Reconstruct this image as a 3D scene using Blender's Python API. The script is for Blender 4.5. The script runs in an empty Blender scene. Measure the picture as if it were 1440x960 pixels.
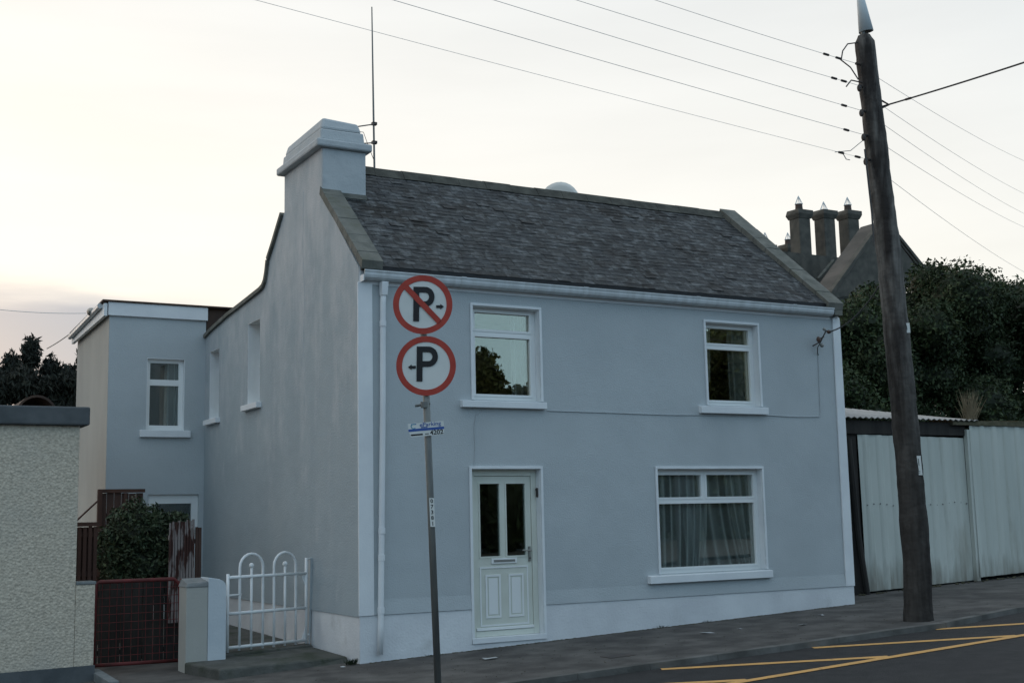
import bpy, bmesh, math, random
import numpy as np
from mathutils import Vector, Matrix
from mathutils.geometry import tessellate_polygon
random.seed(7); rng = np.random.default_rng(7)
R_ = math.radians
scene = bpy.context.scene
col = scene.collection

# ------------------------------------------------------------------ camera
CAMP = np.array([-5.7766, -14.1464, 1.5417]); FPX = 1755.16
yaw, pitch, roll = R_(29.2679), R_(8.0267), R_(-1.26217)
_f = np.array([math.sin(yaw)*math.cos(pitch), math.cos(yaw)*math.cos(pitch), math.sin(pitch)])
_r = np.array([math.cos(yaw), -math.sin(yaw), 0.0]); _u = np.cross(_r, _f)
_r, _u = math.cos(roll)*_r + math.sin(roll)*_u, -math.sin(roll)*_r + math.cos(roll)*_u
cam = bpy.data.cameras.new('camera'); camo = bpy.data.objects.new('camera', cam); col.objects.link(camo)
cam.sensor_width = 36; cam.lens = FPX/1440*36; cam.clip_start = .1; cam.clip_end = 3000
camo.matrix_world = Matrix(((_r[0], _u[0], -_f[0], CAMP[0]), (_r[1], _u[1], -_f[1], CAMP[1]), (_r[2], _u[2], -_f[2], CAMP[2]), (0, 0, 0, 1)))
scene.camera = camo

def at(u, v, Y):
    """measured photo point -> world point on the vertical plane y = Y (survey helper)"""
    d = _f + _r*(u-720)/FPX - _u*(v-480)/FPX
    return CAMP + d*(Y-CAMP[1])/d[1]
def atz(u, v, Z):
    d = _f + _r*(u-720)/FPX - _u*(v-480)/FPX
    return CAMP + d*(Z-CAMP[2])/d[2]

# ------------------------------------------------------------------ world, sun, exposure
SUN_EL, SUN_AZ = R_(3), R_(-14)          # azimuth from +Y (away from camera) towards +X
w = bpy.data.worlds.new('World'); scene.world = w; w.use_nodes = True
nt = w.node_tree; nt.nodes.clear()
def N(nt, t, **k):
    n = nt.nodes.new(t)
    for a, b in k.items(): setattr(n, a, b)
    return n
L = nt.links.new
out = N(nt, 'ShaderNodeOutputWorld'); bg = N(nt, 'ShaderNodeBackground'); bg2 = N(nt, 'ShaderNodeBackground'); add = N(nt, 'ShaderNodeAddShader')
sky = N(nt, 'ShaderNodeTexSky', sky_type='NISHITA'); sky.sun_disc = False
sky.sun_elevation = SUN_EL; sky.sun_rotation = SUN_AZ; sky.altitude = 0; sky.dust_density = 2.0
L(sky.outputs[0], bg.inputs[0]); bg.inputs[1].default_value = 0.05
tc = N(nt, 'ShaderNodeTexCoord')
dot = N(nt, 'ShaderNodeVectorMath', operation='DOT_PRODUCT'); dot.inputs[1].default_value = (-.3, .954, 0)
L(tc.outputs['Generated'], dot.inputs[0])
mr = N(nt, 'ShaderNodeMapRange', interpolation_type='SMOOTHSTEP'); mr.inputs[1].default_value = -.55; mr.inputs[2].default_value = .45
L(dot.outputs['Value'], mr.inputs[0])
sx = N(nt, 'ShaderNodeSeparateXYZ'); L(tc.outputs['Generated'], sx.inputs[0])
m1 = N(nt, 'ShaderNodeMix', data_type='RGBA'); L(mr.outputs[0], m1.inputs[0])
m1.inputs[6].default_value = (.50, .81, 1.10, 1); m1.inputs[7].default_value = (1.04, .995, .915, 1)
# towards the zenith: pale, slightly blue
me = N(nt, 'ShaderNodeMapRange', interpolation_type='SMOOTHSTEP'); me.inputs[1].default_value = .18; me.inputs[2].default_value = .95
mx_ = N(nt, 'ShaderNodeMath', operation='MULTIPLY_ADD'); mx_.inputs[1].default_value = .2; L(sx.outputs['X'], mx_.inputs[0]); L(sx.outputs['Z'], mx_.inputs[2]); L(mx_.outputs[0], me.inputs[0])
m2 = N(nt, 'ShaderNodeMix', data_type='RGBA'); L(me.outputs[0], m2.inputs[0]); L(m1.outputs[2], m2.inputs[6]); m2.inputs[7].default_value = (.68, .77, .86, 1)
# low cloud bank with soft broken edge
mp = N(nt, 'ShaderNodeMapping'); mp.inputs['Scale'].default_value = (2.2, 2.2, 16); L(tc.outputs['Generated'], mp.inputs[0])
nz = N(nt, 'ShaderNodeTexNoise'); nz.inputs['Scale'].default_value = 1.6; nz.inputs['Detail'].default_value = 6; L(mp.outputs[0], nz.inputs[0])
ma = N(nt, 'ShaderNodeMath', operation='MULTIPLY_ADD'); ma.inputs[1].default_value = .07; L(nz.outputs[0], ma.inputs[0]); L(sx.outputs['Z'], ma.inputs[2])
mb = N(nt, 'ShaderNodeMapRange', interpolation_type='SMOOTHSTEP'); mb.inputs[1].default_value = .195; mb.inputs[2].default_value = .228; mb.inputs[3].default_value = .9; mb.inputs[4].default_value = 0
L(ma.outputs[0], mb.inputs[0])
mz = N(nt, 'ShaderNodeMapRange'); mz.inputs[1].default_value = .30; mz.inputs[2].default_value = .18   # only the western part of the sky
mz.inputs[3].default_value = 0; mz.inputs[4].default_value = 1; L(sx.outputs['X'], mz.inputs[0])
mm = N(nt, 'ShaderNodeMath', operation='MULTIPLY'); L(mb.outputs[0], mm.inputs[0]); L(mz.outputs[0], mm.inputs[1])
m3 = N(nt, 'ShaderNodeMix', data_type='RGBA'); L(mm.outputs[0], m3.inputs[0]); L(m2.outputs[2], m3.inputs[6]); m3.inputs[7].default_value = (.27, .36, .50, 1)
# thin high streaks
mp2 = N(nt, 'ShaderNodeMapping'); mp2.inputs['Scale'].default_value = (1.5, 1.5, 9); L(tc.outputs['Generated'], mp2.inputs[0])
nz2 = N(nt, 'ShaderNodeTexNoise'); nz2.inputs['Scale'].default_value = 2.2; nz2.inputs['Detail'].default_value = 5; L(mp2.outputs[0], nz2.inputs[0])
ms = N(nt, 'ShaderNodeMapRange'); ms.inputs[1].default_value = .35; ms.inputs[2].default_value = .75; ms.inputs[3].default_value = .97; ms.inputs[4].default_value = 1.05; L(nz2.outputs[0], ms.inputs[0])
m4 = N(nt, 'ShaderNodeVectorMath', operation='SCALE'); L(m3.outputs[2], m4.inputs[0]); L(ms.outputs[0], m4.inputs['Scale'])
L(m4.outputs[0], bg2.inputs[0]); bg2.inputs[1].default_value = .93
L(bg.outputs[0], add.inputs[0]); L(bg2.outputs[0], add.inputs[1]); L(add.outputs[0], out.inputs[0])

sl = bpy.data.lights.new('sun', 'SUN'); sl.energy = .5; sl.angle = R_(14); sl.color = (1, .93, .86)
so = bpy.data.objects.new('sun', sl); col.objects.link(so)
sd = Vector((math.sin(SUN_AZ)*math.cos(SUN_EL), math.cos(SUN_AZ)*math.cos(SUN_EL), math.sin(SUN_EL)))
so.rotation_euler = sd.to_track_quat('Z', 'Y').to_euler()
vs = scene.view_settings; vs.view_transform = 'Standard'; vs.look = 'None'; vs.exposure = -.02; vs.gamma = 1; vs.use_curve_mapping = False

# ------------------------------------------------------------------ materials
def rgba(c): return (c[0], c[1], c[2], 1)
def material(name, c1, c2=None, scale=3., stretch=(1, 1, 1), rough=.8, bump=0., bscale=60., c3=None, s3=.7, lo3=.55, hi3=.7, metal=0, spec=.3, attr=False, detail=5, bump2=0., b2scale=3., lo=.35, hi=.65, voro=False):
    m = bpy.data.materials.new(name); m.use_nodes = True; nt = m.node_tree; L = nt.links.new
    b = nt.nodes['Principled BSDF']; b.inputs['Roughness'].default_value = rough; b.inputs['Metallic'].default_value = metal
    b.inputs['Specular IOR Level'].default_value = spec
    tc = N(nt, 'ShaderNodeTexCoord'); mp = N(nt, 'ShaderNodeMapping'); mp.inputs['Scale'].default_value = stretch; L(tc.outputs['Object'], mp.inputs[0])
    last = None
    if c2 is not None:
        n = N(nt, 'ShaderNodeTexNoise'); n.inputs['Scale'].default_value = scale; n.inputs['Detail'].default_value = detail; L(mp.outputs[0], n.inputs[0])
        r = N(nt, 'ShaderNodeMapRange'); r.inputs[1].default_value = lo; r.inputs[2].default_value = hi; L(n.outputs[0], r.inputs[0])
        x = N(nt, 'ShaderNodeMix', data_type='RGBA'); L(r.outputs[0], x.inputs[0]); x.inputs[6].default_value = rgba(c1); x.inputs[7].default_value = rgba(c2); last = x.outputs[2]
        if c3 is not None:
            n = N(nt, 'ShaderNodeTexNoise'); n.inputs['Scale'].default_value = s3; n.inputs['Detail'].default_value = 6; n.inputs['Roughness'].default_value = .6; L(mp.outputs[0], n.inputs[0])
            r = N(nt, 'ShaderNodeMapRange'); r.inputs[1].default_value = lo3; r.inputs[2].default_value = hi3; L(n.outputs[0], r.inputs[0])
            x = N(nt, 'ShaderNodeMix', data_type='RGBA'); L(r.outputs[0], x.inputs[0]); L(last, x.inputs[6]); x.inputs[7].default_value = rgba(c3); last = x.outputs[2]
    if attr:
        a = N(nt, 'ShaderNodeAttribute', attribute_name='tone'); x = N(nt, 'ShaderNodeMix', data_type='RGBA', blend_type='MULTIPLY'); x.inputs[0].default_value = 1
        if last: L(last, x.inputs[6])
        else: x.inputs[6].default_value = rgba(c1)
        L(a.outputs['Color'], x.inputs[7]); last = x.outputs[2]
    if last: L(last, b.inputs['Base Color'])
    else: b.inputs['Base Color'].default_value = rgba(c1)
    h = None
    if bump:
        if voro: n = N(nt, 'ShaderNodeTexVoronoi'); n.inputs['Scale'].default_value = bscale; o = n.outputs['Distance']
        else: n = N(nt, 'ShaderNodeTexNoise'); n.inputs['Scale'].default_value = bscale; n.inputs['Detail'].default_value = 3; o = n.outputs[0]
        L(tc.outputs['Object'], n.inputs[0])
        bp = N(nt, 'ShaderNodeBump'); bp.inputs['Strength'].default_value = bump; bp.inputs['Distance'].default_value = .01; L(o, bp.inputs['Height']); h = bp.outputs[0]
    if bump2:
        n = N(nt, 'ShaderNodeTexNoise'); n.inputs['Scale'].default_value = b2scale; n.inputs['Detail'].default_value = 2; L(tc.outputs['Object'], n.inputs[0])
        bp = N(nt, 'ShaderNodeBump'); bp.inputs['Strength'].default_value = bump2; bp.inputs['Distance'].default_value = .05; L(n.outputs[0], bp.inputs['Height'])
        if h: L(h, bp.inputs['Normal'])
        h = bp.outputs[0]
    if h: L(h, b.inputs['Normal'])
    return m
M = {}
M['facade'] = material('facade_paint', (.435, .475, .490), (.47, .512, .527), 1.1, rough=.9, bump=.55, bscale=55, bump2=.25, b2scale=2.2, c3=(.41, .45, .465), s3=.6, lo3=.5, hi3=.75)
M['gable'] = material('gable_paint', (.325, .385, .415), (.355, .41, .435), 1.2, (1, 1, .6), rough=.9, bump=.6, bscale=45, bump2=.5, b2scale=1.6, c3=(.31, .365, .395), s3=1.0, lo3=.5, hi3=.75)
M['trim'] = material('white_paint', (.70, .73, .75), (.77, .80, .81), 2.5, rough=.7, bump=.2, bscale=50)
M['plinth'] = material('plinth_paint', (.62, .64, .66), (.72, .745, .76), 1.5, rough=.85, bump=.5, bscale=40, bump2=.2, b2scale=3, c3=(.52, .53, .53), s3=1.8, lo3=.6, hi3=.8)
M['upvc'] = material('white_plastic', (.78, .80, .79), rough=.35, spec=.5)
M['cream_upvc'] = material('cream_plastic', (.66, .69, .62), (.60, .62, .55), 2.5, rough=.4, spec=.5)
M['gutter'] = material('gutter_plastic', (.60, .64, .66), (.50, .53, .54), 2, (6, 1, 1), rough=.45)
M['slate'] = material('slate', (.034, .037, .039), (.052, .055, .056), 3.5, rough=.75, bump=.5, bscale=30, attr=True, c3=(.020, .020, .019), s3=1.3, lo3=.50, hi3=.62)
M['coping'] = material('verge_concrete', (.12, .125, .11), (.19, .19, .17), 5, rough=.95, bump=.6, bscale=30, c3=(.10, .105, .08), s3=2.5)
M['ridge'] = material('ridge_tile', (.055, .055, .048), (.10, .10, .085), 6, rough=.95, bump=.6, bscale=25)
M['chimney'] = material('chimney_paint', (.44, .475, .49), (.49, .52, .53), 2, rough=.9, bump=.5, bscale=35, bump2=.4, b2scale=4, c3=(.38, .41, .43), s3=2)
M['dark'] = material('interior_dark', (.02, .02, .022), rough=.95)
M['interior'] = material('interior_paint', (.12, .115, .10), rough=.95)
M['iron'] = material('dark_iron', (.05, .05, .05), (.09, .07, .06), 12, rough=.6, metal=.3)
M['galv'] = material('galvanised_steel', (.14, .15, .15), (.20, .21, .20), 14, (1, 1, .15), rough=.6, metal=.4)
M['black'] = material('black_paint', (.018, .018, .02), rough=.5)
M['red'] = material('sign_red', (.36, .045, .03), (.42, .06, .04), 8, rough=.5)
M['signwhite'] = material('sign_white', (.62, .66, .64), (.68, .71, .69), 5, rough=.45)
M['blue'] = material('sign_blue', (.04, .10, .34), rough=.5)
M['teal'] = material('sign_teal', (.10, .30, .40), rough=.5)
M['gatewhite'] = material('gate_paint', (.82, .84, .84), (.76, .78, .78), 9, rough=.5, bump=.15, bscale=40)
M['redgate'] = material('red_oxide_paint', (.15, .025, .025), (.085, .022, .02), 8, rough=.6)
M['brown'] = material('brown_stain', (.05, .026, .02), (.085, .042, .03), 5, (1, 1, .2), rough=.8, bump=.3, bscale=30)
M['brown2'] = material('red_brown_stain', (.075, .042, .032), (.05, .03, .025), 5, (1, 1, .3), rough=.8, bump=.3, bscale=30)
M['greywood'] = material('weathered_wood', (.23, .20, .19), (.055, .025, .02), 2.2, (6, 2, 1.2), rough=.85, bump=.3, bscale=30, lo=.47, hi=.53)
M['pebble'] = material('pebbledash', (.63, .56, .45), (.45, .40, .32), 28, rough=.95, bump=.9, bscale=34, voro=True, c3=(.48, .44, .37), s3=1.4, lo3=.5, hi3=.75, detail=3)
M['darkcoping'] = material('dark_coping', (.075, .085, .09), (.11, .12, .125), 4, rough=.85, bump=.4, bscale=30, c3=(.22, .21, .18), s3=3.5, lo3=.66, hi3=.75)
M['creamrender'] = material('cream_render', (.385, .385, .355), (.43, .43, .395), 1.6, (1, 1, .4), rough=.9, bump=.4, bscale=40, c3=(.36, .355, .33), s3=1.1, lo3=.52, hi3=.75)
M['capgrey'] = material('cap_concrete', (.16, .18, .18), (.23, .24, .24), 7, rough=.95, bump=.5, bscale=30)
M['pier'] = material('pier_paint', (.50, .56, .60), (.57, .62, .65), 3, rough=.8, bump=.4, bscale=35)
M['footpath'] = material('footpath_concrete', (.066, .062, .058), (.125, .118, .110), 2.6, rough=.95, bump=.7, bscale=70, c3=(.055, .052, .050), s3=.9, lo3=.5, hi3=.7, detail=9)
M['kerb'] = material('kerb_stone', (.075, .074, .068), (.155, .153, .145), 2.2, rough=.95, bump=.8, bscale=30, detail=9)
M['asphalt'] = material('asphalt', (.025, .0245, .025), (.037, .036, .036), 5, rough=.85, bump=.9, bscale=110, c3=(.030, .029, .0295), s3=.5, detail=10)
M['yellow'] = material('road_paint', (.68, .38, .12), (.55, .32, .12), 14, rough=.8, bump=.4, bscale=90, c3=(.16, .12, .08), s3=9, lo3=.64, hi3=.72)
M['earth'] = material('earth', (.05, .05, .045), (.09, .085, .07), 1.2, rough=.95, bump=.6, bscale=20)
M['step'] = material('step_concrete', (.075, .078, .07), (.125, .125, .115), 5, rough=.95, bump=.8, bscale=35, c3=(.05, .058, .042), s3=2.5, lo3=.5, hi3=.65)
M['corr'] = material('corrugated_paint', (.46, .49, .45), (.54, .565, .52), 2.5, (1, 1, .25), rough=.6, bump=.15, bscale=40, c3=(.30, .29, .24), s3=1.5, lo3=.60, hi3=.78)
M['corrroof'] = material('roof_sheet', (.38, .38, .37), (.30, .30, .29), 2.5, rough=.7)
M['tar'] = material('tarred_timber', (.022, .02, .019), (.04, .036, .032), 6, (1, 1, .2), rough=.85, bump=.4, bscale=25)
M['pole'] = material('weathered_pole', (.060, .055, .050), (.175, .165, .152), 5, (2.4, 2.4, .35), rough=.9, bump=.9, bscale=16, c3=(.030, .026, .024), s3=1.6, lo3=.47, hi3=.62, bump2=.8, b2scale=5, detail=8)
M['cone'] = material('pale_cone', (.60, .66, .68), rough=.5)
M['wire'] = material('wire', (.05, .05, .05), rough=.6)
M['wirepale'] = material('pale_wire', (.62, .62, .60), rough=.7)
M['wiregrey'] = material('weathered_wire', (.24, .24, .23), rough=.6)
M['stone'] = material('old_stone', (.07, .07, .062), (.115, .11, .095), 3, rough=.95, bump=.6, bscale=6)
M['farslate'] = material('far_slate', (.085, .08, .072), (.13, .118, .105), 2.5, (1, .3, 1), rough=.9, bump=.5, bscale=6)
M['terracotta'] = material('clay_pot', (.10, .07, .06), (.06, .05, .045), 6, rough=.9)
M['dish'] = material('dish_paint', (.78, .75, .69), rough=.6)
M['curtain'] = None
M['leaf'] = material('leaf', (.028, .044, .018), (.048, .070, .028), .9, rough=.6, attr=True, spec=.25)
M['leafbush'] = material('bush_leaf', (.026, .040, .020), (.045, .064, .032), 3, rough=.55, attr=True)
M['leafdark'] = material('conifer_leaf', (.018, .022, .016), (.030, .035, .024), 1.2, rough=.7, attr=True)
M['bark'] = material('bark', (.05, .042, .034), (.08, .068, .055), 6, (1, 1, .3), rough=.95, bump=.6, bscale=20)
M['straw'] = material('dry_grass', (.24, .19, .12), (.17, .14, .09), 6, rough=.9)
M['moss'] = material('moss', (.06, .058, .035), (.10, .09, .06), 8, rough=1, bump=1, bscale=25)
M['litter'] = material('paper', (.45, .47, .47), (.36, .37, .37), 9, rough=.8)
M['rust'] = material('rusty_tin', (.085, .055, .04), (.05, .035, .03), 4, rough=.85)
M['brass'] = material('dull_metal', (.30, .30, .28), rough=.4, metal=.7)
M['ceramic'] = material('brown_ceramic', (.10, .06, .045), rough=.3)
def glass_mat(name, refl, tint=(1, 1, 1)):
    m = bpy.data.materials.new(name); m.use_nodes = True; nt = m.node_tree; nt.nodes.clear(); L = nt.links.new
    o = N(nt, 'ShaderNodeOutputMaterial'); mx = N(nt, 'ShaderNodeMixShader'); t = N(nt, 'ShaderNodeBsdfTransparent'); g = N(nt, 'ShaderNodeBsdfGlossy')
    t.inputs[0].default_value = rgba((.93, .96, .95)); g.inputs[0].default_value = rgba(tint); g.inputs['Roughness'].default_value = .004
    tcn = N(nt, 'ShaderNodeTexCoord'); n = N(nt, 'ShaderNodeTexNoise'); n.inputs['Scale'].default_value = 1.5; n.inputs['Detail'].default_value = 1; L(tcn.outputs['Object'], n.inputs[0])
    b = N(nt, 'ShaderNodeBump'); b.inputs['Strength'].default_value = .06; b.inputs['Distance'].default_value = .02; L(n.outputs[0], b.inputs['Height']); L(b.outputs[0], g.inputs['Normal'])
    fr = N(nt, 'ShaderNodeFresnel'); fr.inputs[0].default_value = 1.5; ad = N(nt, 'ShaderNodeMath', operation='MULTIPLY_ADD'); ad.inputs[1].default_value = 1.6; ad.inputs[2].default_value = refl; ad.use_clamp = True
    L(fr.outputs[0], ad.inputs[0]); L(ad.outputs[0], mx.inputs[0]); L(t.outputs[0], mx.inputs[1]); L(g.outputs[0], mx.inputs[2]); L(mx.outputs[0], o.inputs[0])
    return m
M['glass'] = glass_mat('window_glass', .14, (1, .95, .80)); M['lowglass'] = glass_mat('lower_window_glass', .02, (1, 1, .95)); M['doorglass'] = glass_mat('door_glass', .03, (.9, 1, 1))
def cloth_mat(name, c, alpha):
    m = bpy.data.materials.new(name); m.use_nodes = True; nt = m.node_tree; nt.nodes.clear(); L = nt.links.new
    o = N(nt, 'ShaderNodeOutputMaterial'); mx = N(nt, 'ShaderNodeMixShader'); t = N(nt, 'ShaderNodeBsdfTransparent'); d = N(nt, 'ShaderNodeBsdfDiffuse'); tl = N(nt, 'ShaderNodeBsdfTranslucent'); ad = N(nt, 'ShaderNodeMixShader')
    d.inputs[0].default_value = rgba(c); tl.inputs[0].default_value = rgba(c); ad.inputs[0].default_value = .25
    L(d.outputs[0], ad.inputs[1]); L(tl.outputs[0], ad.inputs[2]); lw = N(nt, 'ShaderNodeLayerWeight'); lw.inputs['Blend'].default_value = .5; mrg = N(nt, 'ShaderNodeMapRange'); mrg.inputs[1].default_value = .0; mrg.inputs[2].default_value = .75; mrg.inputs[3].default_value = alpha; mrg.inputs[4].default_value = 1; L(lw.outputs['Facing'], mrg.inputs[0]); L(mrg.outputs[0], mx.inputs[0])   # gathered net looks denser where it turns edge-on
    L(t.outputs[0], mx.inputs[1]); L(ad.outputs[0], mx.inputs[2]); L(mx.outputs[0], o.inputs[0]); return m
M['net'] = cloth_mat('net_curtain', (.92, .94, .94), .30); M['curtain'] = cloth_mat('cream_curtain', (.82, .78, .68), 1.); M['net2'] = cloth_mat('thin_net', (.8, .82, .8), .45)

# ------------------------------------------------------------------ mesh builder
class MB:
    def __init__(s): s.v = []; s.f = []; s.t = None
    def add(s, vs, fs):
        n = len(s.v); s.v += [tuple(map(float, p)) for p in vs]; s.f += [tuple(i+n for i in f) for f in fs]; return s
    def box(s, x0, x1, y0, y1, z0, z1):
        return s.add([(x0, y0, z0), (x1, y0, z0), (x1, y1, z0), (x0, y1, z0), (x0, y0, z1), (x1, y0, z1), (x1, y1, z1), (x0, y1, z1)],
                     [(0, 3, 2, 1), (4, 5, 6, 7), (0, 1, 5, 4), (1, 2, 6, 5), (2, 3, 7, 6), (3, 0, 4, 7)])
    def hexa(s, bot, top):   # 4 bottom points (ccw), 4 top points
        return s.add(list(bot)+list(top), [(0, 3, 2, 1), (4, 5, 6, 7), (0, 1, 5, 4), (1, 2, 6, 5), (2, 3, 7, 6), (3, 0, 4, 7)])
    def prism(s, pts, vec):  # polygon extruded along vec
        n = len(pts); a = [Vector(p) for p in pts]; v = Vector(vec)
        tris = tessellate_polygon([a])
        s.add([tuple(p) for p in a]+[tuple(p+v) for p in a], [tuple(t) for t in tris]+[tuple(i+n for i in reversed(t)) for t in tris]+[(i, (i+1) % n, (i+1) % n+n, i+n) for i in range(n)])
        return s
    def tube(s, pts, r, n=10, caps=True):
        pts = [Vector(p) for p in pts]; rs = r if isinstance(r, (list, tuple)) else [r]*len(pts)
        base = len(s.v); up = None; vs = []; fs = []
        for i, p in enumerate(pts):
            d = (pts[min(i+1, len(pts)-1)]-pts[max(i-1, 0)]).normalized()
            if up is None: up = Vector((0, 0, 1)) if abs(d.z) < .9 else Vector((0, 1, 0))
            a = d.cross(up).normalized(); b = a.cross(d).normalized(); up = b
            for k in range(n):
                q = 2*math.pi*k/n; vs.append(p+(a*math.cos(q)+b*math.sin(q))*rs[i])
        for i in range(len(pts)-1):
            for k in range(n): fs.append((i*n+k, i*n+(k+1) % n, (i+1)*n+(k+1) % n, (i+1)*n+k))
        if caps: fs += [tuple(reversed(range(n))), tuple(range((len(pts)-1)*n, len(pts)*n))]
        return s.add(vs, fs)
    def ball(s, c, r, n=10, m=6, sq=(1, 1, 1)):
        vs = [(c[0], c[1], c[2]-r*sq[2])]; fs = []
        for i in range(1, m):
            a = math.pi*i/m
            for k in range(n): q = 2*math.pi*k/n; vs.append((c[0]+r*sq[0]*math.sin(a)*math.cos(q), c[1]+r*sq[1]*math.sin(a)*math.sin(q), c[2]-r*sq[2]*math.cos(a)))
        vs.append((c[0], c[1], c[2]+r*sq[2]))
        for k in range(n): fs.append((0, 1+(k+1) % n, 1+k))
        for i in range(m-2):
            for k in range(n): fs.append((1+i*n+k, 1+i*n+(k+1) % n, 1+(i+1)*n+(k+1) % n, 1+(i+1)*n+k))
        b = 1+(m-2)*n
        for k in range(n): fs.append((b+k, b+(k+1) % n, len(vs)-1))
        return s.add(vs, fs)
    def build(s, name, mat, parent=None, smooth=False, origin=None, bevel=0, normals=True):
        root = parent
        while root is not None and root.parent is not None: root = root.parent
        org = Vector(root.location) if root is not None else Vector(origin if origin is not None else s.v[0])
        V = np.array(s.v, float)
        V = V-np.array(org)
        me = bpy.data.meshes.new(name); me.from_pydata(V.tolist(), [], s.f); me.update()
        if normals:
            bm = bmesh.new(); bm.from_mesh(me)
            if bevel: bmesh.ops.remove_doubles(bm, verts=bm.verts, dist=1e-5)
            bmesh.ops.recalc_face_normals(bm, faces=bm.faces); bm.to_mesh(me); bm.free()
        if s.t is not None:
            at_ = me.color_attributes.new('tone', 'FLOAT_COLOR', 'POINT')
            at_.data.foreach_set('color', np.asarray(s.t, np.float32).ravel())
        if smooth: me.polygons.foreach_set('use_smooth', [True]*len(me.polygons))
        me.materials.append(mat)
        o = bpy.data.objects.new(name, me); col.objects.link(o)
        if root is not None: o.parent = parent
        else: o.location = org
        if bevel:
            bv = o.modifiers.new('bevel', 'BEVEL'); bv.width = bevel; bv.segments = 2; bv.limit_method = 'ANGLE'
        return o
def thing(name, loc, label, cat, group=None, kind=None):
    o = bpy.data.objects.new(name, None); o.empty_display_size = .2; col.objects.link(o); o.location = loc; return tag(o, label, cat, group, kind)
def tag(o, label=None, cat=None, group=None, kind=None):
    if label: o['label'] = label
    if cat: o['category'] = cat
    if group: o['group'] = group
    if kind: o['kind'] = kind
    return o
def part_empty(name, parent):
    o = bpy.data.objects.new(name, None); col.objects.link(o); o.parent = parent; return o
def wall(P, outline, holes, thick, inward):
    """wall with openings; outline/holes in 2-D, P maps (a,b)->world, inward = unit vector into the wall"""
    mb = MB(); loops = [outline]+holes
    L3 = [[Vector((a, b, 0)) for a, b in lp] for lp in loops]
    tris = tessellate_polygon(L3); flat = [p for lp in loops for p in lp]; n = len(flat)
    iv = Vector(inward)*thick
    fr = [Vector(P(a, b)) for a, b in flat]
    fs = [tuple(t) for t in tris]+[tuple(i+n for i in reversed(t)) for t in tris]; k = 0
    for lp in loops:
        m = len(lp)
        for i in range(m): fs.append((k+i, k+(i+1) % m, k+(i+1) % m+n, k+i+n))
        k += m
    return mb.add(fr+[p+iv for p in fr], fs)
def rect(a0, a1, b0, b1): return [(a0, b0), (a1, b0), (a1, b1), (a0, b1)]
def text_part(s, size, centre, right, up, name, mat, parent, depth=.003, bold=0., xs=1.):
    cu = bpy.data.curves.new('lettering', 'FONT'); cu.body = s; cu.size = size; cu.align_x = 'CENTER'; cu.align_y = 'CENTER'; cu.extrude = depth; cu.offset = bold; cu.resolution_u = 4
    o = bpy.data.objects.new('lettering', cu); col.objects.link(o)
    dg = bpy.context.evaluated_depsgraph_get(); me = bpy.data.meshes.new_from_object(o.evaluated_get(dg)); bpy.data.objects.remove(o)
    right = Vector(right).normalized(); up = Vector(up).normalized(); nrm = right.cross(up)
    mb = MB(); c = Vector(centre)
    mb.add([c+right*v.co.x*xs+up*v.co.y+nrm*v.co.z for v in me.vertices], [tuple(p.vertices) for p in me.polygons])
    bpy.data.meshes.remove(me)
    return mb.build(name, mat, parent, normals=False)

# ------------------------------------------------------------------ ground
def sm(x, a, b):
    t = min(1, max(0, (x-a)/(b-a))); return t*t*(3-2*t)
def gz(x, y):   # footpath level: rises gently to the right along the street
    xx = max(-14, min(22, x)); return -.13+.036*xx
def kerb_y(x): return -2.81+.42*sm(x, 6.6, 8.6)+.05*math.sin(x*1.3)*.3
ROAD = -.06
xs = [-400, -120, -40]+[-30+i*.5 for i in range(0, 141)]+[60, 120, 400]
def strip(ya, yb, dz, ny, name, mat, label=None, lo=-400, hi=400):
    mb = MB(); X = [x for x in xs if lo <= x <= hi]
    for j in range(ny+1):
        for x in X:
            a, b = ya(x), yb(x); y = a+(b-a)*j/ny
            mb.v.append((x, y, gz(x, y)+dz))
    n = len(X)
    for j in range(ny):
        for i in range(n-1): mb.f.append((j*n+i, j*n+i+1, (j+1)*n+i+1, (j+1)*n+i))
    return tag(mb.build(name, mat, origin=(0, 0, 0)), kind='structure')
# terrain sheet below everything, reaching the horizon
mb = MB(); ys = [-400, -100, -50, -30, -20, -10, -3, 0, 3, 10, 20, 40, 100, 400]
for y in ys:
    for x in xs: mb.v.append((x, y, gz(x, y)-.16+(.0 if y < 0 else min(.3, .03*y))))
for j in range(len(ys)-1):
    for i in range(len(xs)-1): mb.f.append((j*len(xs)+i, j*len(xs)+i+1, (j+1)*len(xs)+i+1, (j+1)*len(xs)+i))
tag(mb.build('ground', M['earth'], origin=(0, 0, 0)), kind='structure')
strip(lambda x: -11.5, lambda x: kerb_y(x)-.002, ROAD, 10, 'road', M['asphalt'])
strip(lambda x: kerb_y(x)+.13, lambda x: 1.9 if x > 7 else (7.5 if x > -6 else 1.9), 0, 4, 'footpath', M['footpath'])
strip(lambda x: -16.0, lambda x: -11.6, .02, 2, 'far_footpath', M['footpath'])
# kerb stones as one raised strip with joints
mb = MB(); x = -16.
while x < 26:
    a, b = x+.003, x+.91-.003
    h0, h1 = gz(a, 0)+.004+random.uniform(0, .004), gz(b, 0)+.004+random.uniform(0, .004)
    ya, yb = kerb_y(a), kerb_y(b)
    mb.hexa([(a, ya, gz(a, 0)-.16), (b, yb, gz(b, 0)-.16), (b, yb+.13, gz(b, 0)-.16), (a, ya+.13, gz(a, 0)-.16)],
            [(a, ya+.012, h0), (b, yb+.012, h1), (b, yb+.13, h1), (a, ya+.13, h0)])
    x += .91
tag(mb.build('kerb', M['kerb'], origin=(0, 0, 0)), kind='structure')
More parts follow.
